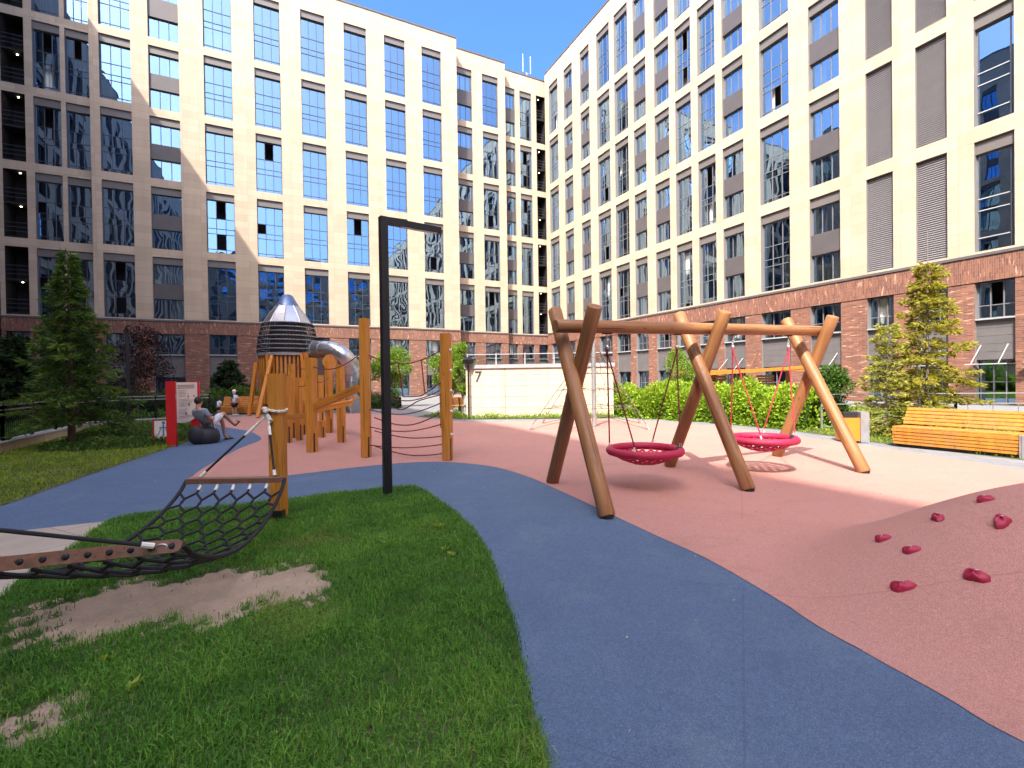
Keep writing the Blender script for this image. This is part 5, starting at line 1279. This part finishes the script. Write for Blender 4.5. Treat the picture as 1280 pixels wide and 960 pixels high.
conifer('young_spruce', 'shorter pale green spruce left of the tall yellow-green one', (9.35, 11.75, 0), 3.1, .70, .3, 'larchbright', .95, .10, .15, .2, .03, None, 'barkpale', (.1, 0), .72, 42, 'tree', .30, .2)
# ================================================================ PEOPLE
def figure(name, parent, nodes, edges, m, root=0, sub=2):
    me = bpy.data.meshes.new(name); me.from_pydata([tuple(n[0]) for n in nodes], edges, []); me.update()
    o = link(name, me, parent); md = o.modifiers.new('skin', 'SKIN'); md.use_smooth_shade = True
    sv_ = me.skin_vertices[0].data
    for i, n in enumerate(nodes):
        r_ = n[1]; sv_[i].radius = r_ if isinstance(r_, tuple) else (r_, r_)
        sv_[i].use_root = (i == root)
    sd = o.modifiers.new('sub', 'SUBSURF'); sd.levels = sub; sd.render_levels = sub
    me.materials.append(M[m]); return o
def chain(*idx): return list(zip(idx, idx[1:]))
def headparts(t, c, s, fwd, m_hair, cap=None):
    f = Vector(fwd).normalized(); rt = f.cross(Vector((0, 0, 1))).normalized(); up = rt.cross(f)
    mt = Matrix(((f.x, rt.x, up.x), (f.y, rt.y, up.y), (f.z, rt.z, up.z)))
    b = MB(); b.ell(tuple(c-f*.016*s/.11+up*.022*s/.11), .102*s/.11, .090*s/.11, .108*s/.11, 16, 10, mt); n = len(b.v)
    keep = [i for i, v in enumerate(b.v) if (Vector(v)-c).dot(f) < .035*s/.11 or (Vector(v)-c).dot(up) > .055*s/.11]; ks = set(keep)
    b.f = [q for q in b.f if all(i in ks for i in q)]
    if cap: obj('cap', b, cap, t, True); obj('cap_visor', MB().obox(c+f*.06*s/.11+up*.06*s/.11, c+f*.17*s/.11+up*.035*s/.11, .13*s/.11, .012), cap, t)
    else: obj('hair', b, m_hair, t, True)
    for q in (-1, 1): obj('eye', MB().ell(tuple(c+f*.088*s/.11+rt*q*.034*s/.11+up*.012*s/.11), .008, .008, .008, 6, 4), 'hair', t)
# seated man leaning back on a pouf, ankle crossed over the knee, looking down at what he holds
mo = Vector((-8.12, 12.50, 0)); F_ = Vector((.25, .97, 0)).normalized(); Sd = Vector((-F_.y, F_.x, 0)); UPZ = Vector((0, 0, 1))
def mp_(f, s_, z): return mo+F_*f+Sd*s_+UPZ*z
man = thing('person', 'person in grey shirt and pale shorts reclining on a pouf beside the notice board', 'person', mo)
hd = mp_(-.27, 0, 1.06)
nodes = [(mp_(0, 0, .50), (.13, .15)), (mp_(-.12, 0, .66), (.12, .14)), (mp_(-.24, 0, .82), (.115, .17)), (mp_(-.29, 0, .92), .055), (mp_(-.275, 0, 1.00), .062), (hd+UPZ*.02, (.088, .075)), (hd+UPZ*.09, (.075, .068)),
         (mp_(-.24, .17, .85), .058), (mp_(-.14, .24, .66), .046), (mp_(.06, .12, .66), .034), (mp_(.12, .07, .67), .028),
         (mp_(-.24, -.17, .85), .058), (mp_(-.16, -.25, .64), .046), (mp_(.05, -.13, .65), .034), (mp_(.12, -.07, .67), .028),
         (mp_(.04, .10, .50), .10), (mp_(.26, .11, .60), .082), (mp_(.48, .10, .66), .060), (mp_(.56, .09, .40), .052), (mp_(.60, .09, .10), .036), (mp_(.66, .09, .045), .032), (mp_(.80, .09, .028), .026),
         (mp_(.04, -.10, .52), .10), (mp_(.26, -.08, .66), .082), (mp_(.46, -.02, .74), .060), (mp_(.68, .03, .56), .052), (mp_(.88, .06, .40), .036), (mp_(.93, .06, .40), .032), (mp_(1.02, .05, .47), .026)]
edges = chain(0, 1, 2, 3, 4, 5, 6)+chain(2, 7, 8, 9, 10)+chain(2, 11, 12, 13, 14)+chain(0, 15, 16, 17, 18, 19, 20, 21)+chain(0, 22, 23, 24, 25, 26, 27, 28)
# fingers
for hi, sgn in ((10, 1), (14, -1)):
    h0 = nodes[hi][0]
    for k in range(5):
        a = h0+F_*.035+Sd*(k-2)*.014+UPZ*.01*(1 if k else 0); b_ = a+F_*(.045 if k else .02)+UPZ*(-.012)
        i = len(nodes); nodes += [(a, .0095), (b_, .0075)]; edges += [(hi, i), (i, i+1)]
nodes.append((hd+F_*.095+UPZ*.0, .016)); edges.append((5, len(nodes)-1))
figure('body', man, nodes, edges, 'skin')
sh = [(mp_(0, 0, .53), (.15, .175)), (mp_(-.12, 0, .67), (.135, .16)), (mp_(-.24, 0, .83), (.125, .185)), (mp_(-.285, 0, .905), (.07, .07)), (mp_(-.24, .18, .85), .075), (mp_(-.16, .235, .70), .066), (mp_(-.24, -.18, .85), .075), (mp_(-.17, -.245, .68), .066)]
figure('shirt', man, sh, chain(0, 1, 2, 3)+chain(2, 4, 5)+chain(2, 6, 7), 'greycloth')
so2 = [(mp_(-.02, 0, .50), (.145, .17)), (mp_(.06, .10, .51), .115), (mp_(.26, .11, .60), .100), (mp_(.40, .10, .64), .088), (mp_(.06, -.10, .53), .115), (mp_(.26, -.08, .66), .100), (mp_(.38, -.05, .71), .088)]
figure('shorts', man, so2, [(0, 1), (1, 2), (2, 3), (0, 4), (4, 5), (5, 6)], 'paleshorts')
headparts(man, hd+UPZ*.045, .11, F_*.9-UPZ*.3, 'hair')
for a, b_ in ((mp_(.62, .09, .008), mp_(.86, .09, .008)), (mp_(.93, .075, .355), mp_(1.06, .055, .47))): obj('sandal', MB().obox(a, b_, .10, .03), 'shoe', man); obj('sandal_strap', MB().tube([a.lerp(b_, .6)+Sd*.05*q+UPZ*(.0 if abs(q) == 1 else .065) for q in (-1, -.5, .5, 1)], .012, 6), 'shoe', man)
pf_ = mo+F_*-.06; t = thing('pouf', 'black rounded outdoor pouf under the reclining person', 'seat', (pf_.x, pf_.y, 0))
b = MB(); b.lathe([(.27, -.01), (.31, .05), (.32, .18), (.29, .30), (.22, .375), (.10, .40)], (pf_.x, pf_.y, 0), 20); obj('cushion', b, 'pouf', t, True)
b2 = mo+F_*-.40; b = MB(); b.ell((b2.x, b2.y+.04, .235), .20, .12, .25, 14, 10); obj('back_cushion', b, 'pouf', t, True)
t = thing('phone', 'dark phone held by the reclining person', 'phone', mp_(.17, 0, .68)); obj('case', MB().obox(mp_(.155, 0, .66), mp_(.20, 0, .78), .075, .010, tuple(F_*-.8+UPZ*.4)), 'black', t)
def child_fig(label, base, H, fwd, shirt, pants, cap, hairm='hair', bend=0.0):
    k = H/1.25; o = Vector(base); f = Vector(fwd).normalized(); s_ = Vector((-f.y, f.x, 0)); t = thing('person', label, 'person', base)
    q = lambda x, y, z: o+f*(x+bend*max(0, z-.55))*k+s_*y*k+UPZ*z*k
    hc = q(.01, 0, 1.13)
    nodes = [(q(0, 0, .60), (.095, .11)), (q(0, 0, .76), (.085, .10)), (q(0, 0, .92), (.08, .12)), (q(0, 0, 1.0), .042), (q(0, 0, 1.06), .06), (hc, (.085, .078)), (q(.0, 0, 1.20), (.07, .066)),
             (q(0, .145, .93), .042), (q(.01, .19, .74), .034), (q(.06, .19, .58), .026), (q(.09, .185, .53), .022), (q(0, -.145, .93), .042), (q(.02, -.19, .74), .034), (q(.10, -.17, .60), .026), (q(.14, -.16, .56), .022),
             (q(0, .07, .56), .068), (q(.01, .075, .32), .050), (q(0, .075, .08), .034), (q(.04, .075, .035), .030), (q(.12, .08, .025), .024), (q(0, -.07, .56), .068), (q(.02, -.075, .32), .050), (q(0, -.08, .08), .034), (q(.04, -.08, .035), .030), (q(.12, -.085, .025), .024)]
    edges = chain(0, 1, 2, 3, 4, 5, 6)+chain(2, 7, 8, 9, 10)+chain(2, 11, 12, 13, 14)+chain(0, 15, 16, 17, 18, 19)+chain(0, 20, 21, 22, 23, 24)
    for hi in (10, 14):
        for c in range(5):
            i = len(nodes); a = nodes[hi][0]+f*.012*k*(c-2)-UPZ*.02*k; nodes += [(a, .008*k), (a+f*.006*k-UPZ*.035*k, .0065*k)]; edges += [(hi, i), (i, i+1)]
    nodes = [(p, tuple(v*k for v in r_) if isinstance(r_, tuple) else r_*(k if r_ > .01 else 1)) for p, r_ in nodes]
    figure('body', t, nodes, edges, 'skin')
    S_ = [(q(0, 0, .60), (.115, .135)), (q(0, 0, .76), (.105, .12)), (q(0, 0, .93), (.095, .135)), (q(0, 0, .985), (.055, .06)), (q(0, .15, .93), .062), (q(.005, .185, .79), .056), (q(0, -.15, .93), .062), (q(.01, -.185, .79), .056)]
    S_ = [(p, tuple(v*k for v in r_) if isinstance(r_, tuple) else r_*k) for p, r_ in S_]
    figure('shirt', t, S_, chain(0, 1, 2, 3)+chain(2, 4, 5)+chain(2, 6, 7), shirt)
    Q_ = [(q(0, 0, .58), (.11, .13)), (q(0, .07, .52), .088), (q(.008, .078, .36), .078), (q(0, -.07, .52), .088), (q(.012, -.078, .36), .078)]
    Q_ = [(p, tuple(v*k for v in r_) if isinstance(r_, tuple) else r_*k) for p, r_ in Q_]
    figure('shorts', t, Q_, [(0, 1), (1, 2), (0, 3), (3, 4)], pants)
    headparts(t, hc, .11*k, f, hairm, cap)
    for y in (.075, -.08): obj('shoe', MB().obox(q(-.05, y, .02), q(.15, y, .02), .075*k, .045*k, ch=.01), 'white', t)
    return t
kid = child_fig('child in white shirt, dark shorts and white cap standing before the timber bench', (-13.78, 23.25, 0), 1.27, (.25, 1, 0), 'whitecloth', 'navy', 'white')
kb_ = MB(); kb_.obox(Vector((-13.815, 23.118, 1.00)), Vector((-13.815, 23.118, .86)), .13, .012, (0, 1, 0)); obj('shirt_print', kb_, 'navy', kid)
child_fig('smaller child in pale shirt and dark trousers left of the capped child', (-14.25, 22.7, 0), .92, (.5, .9, 0), 'whitecloth', 'navy', None, 'hair', .25)
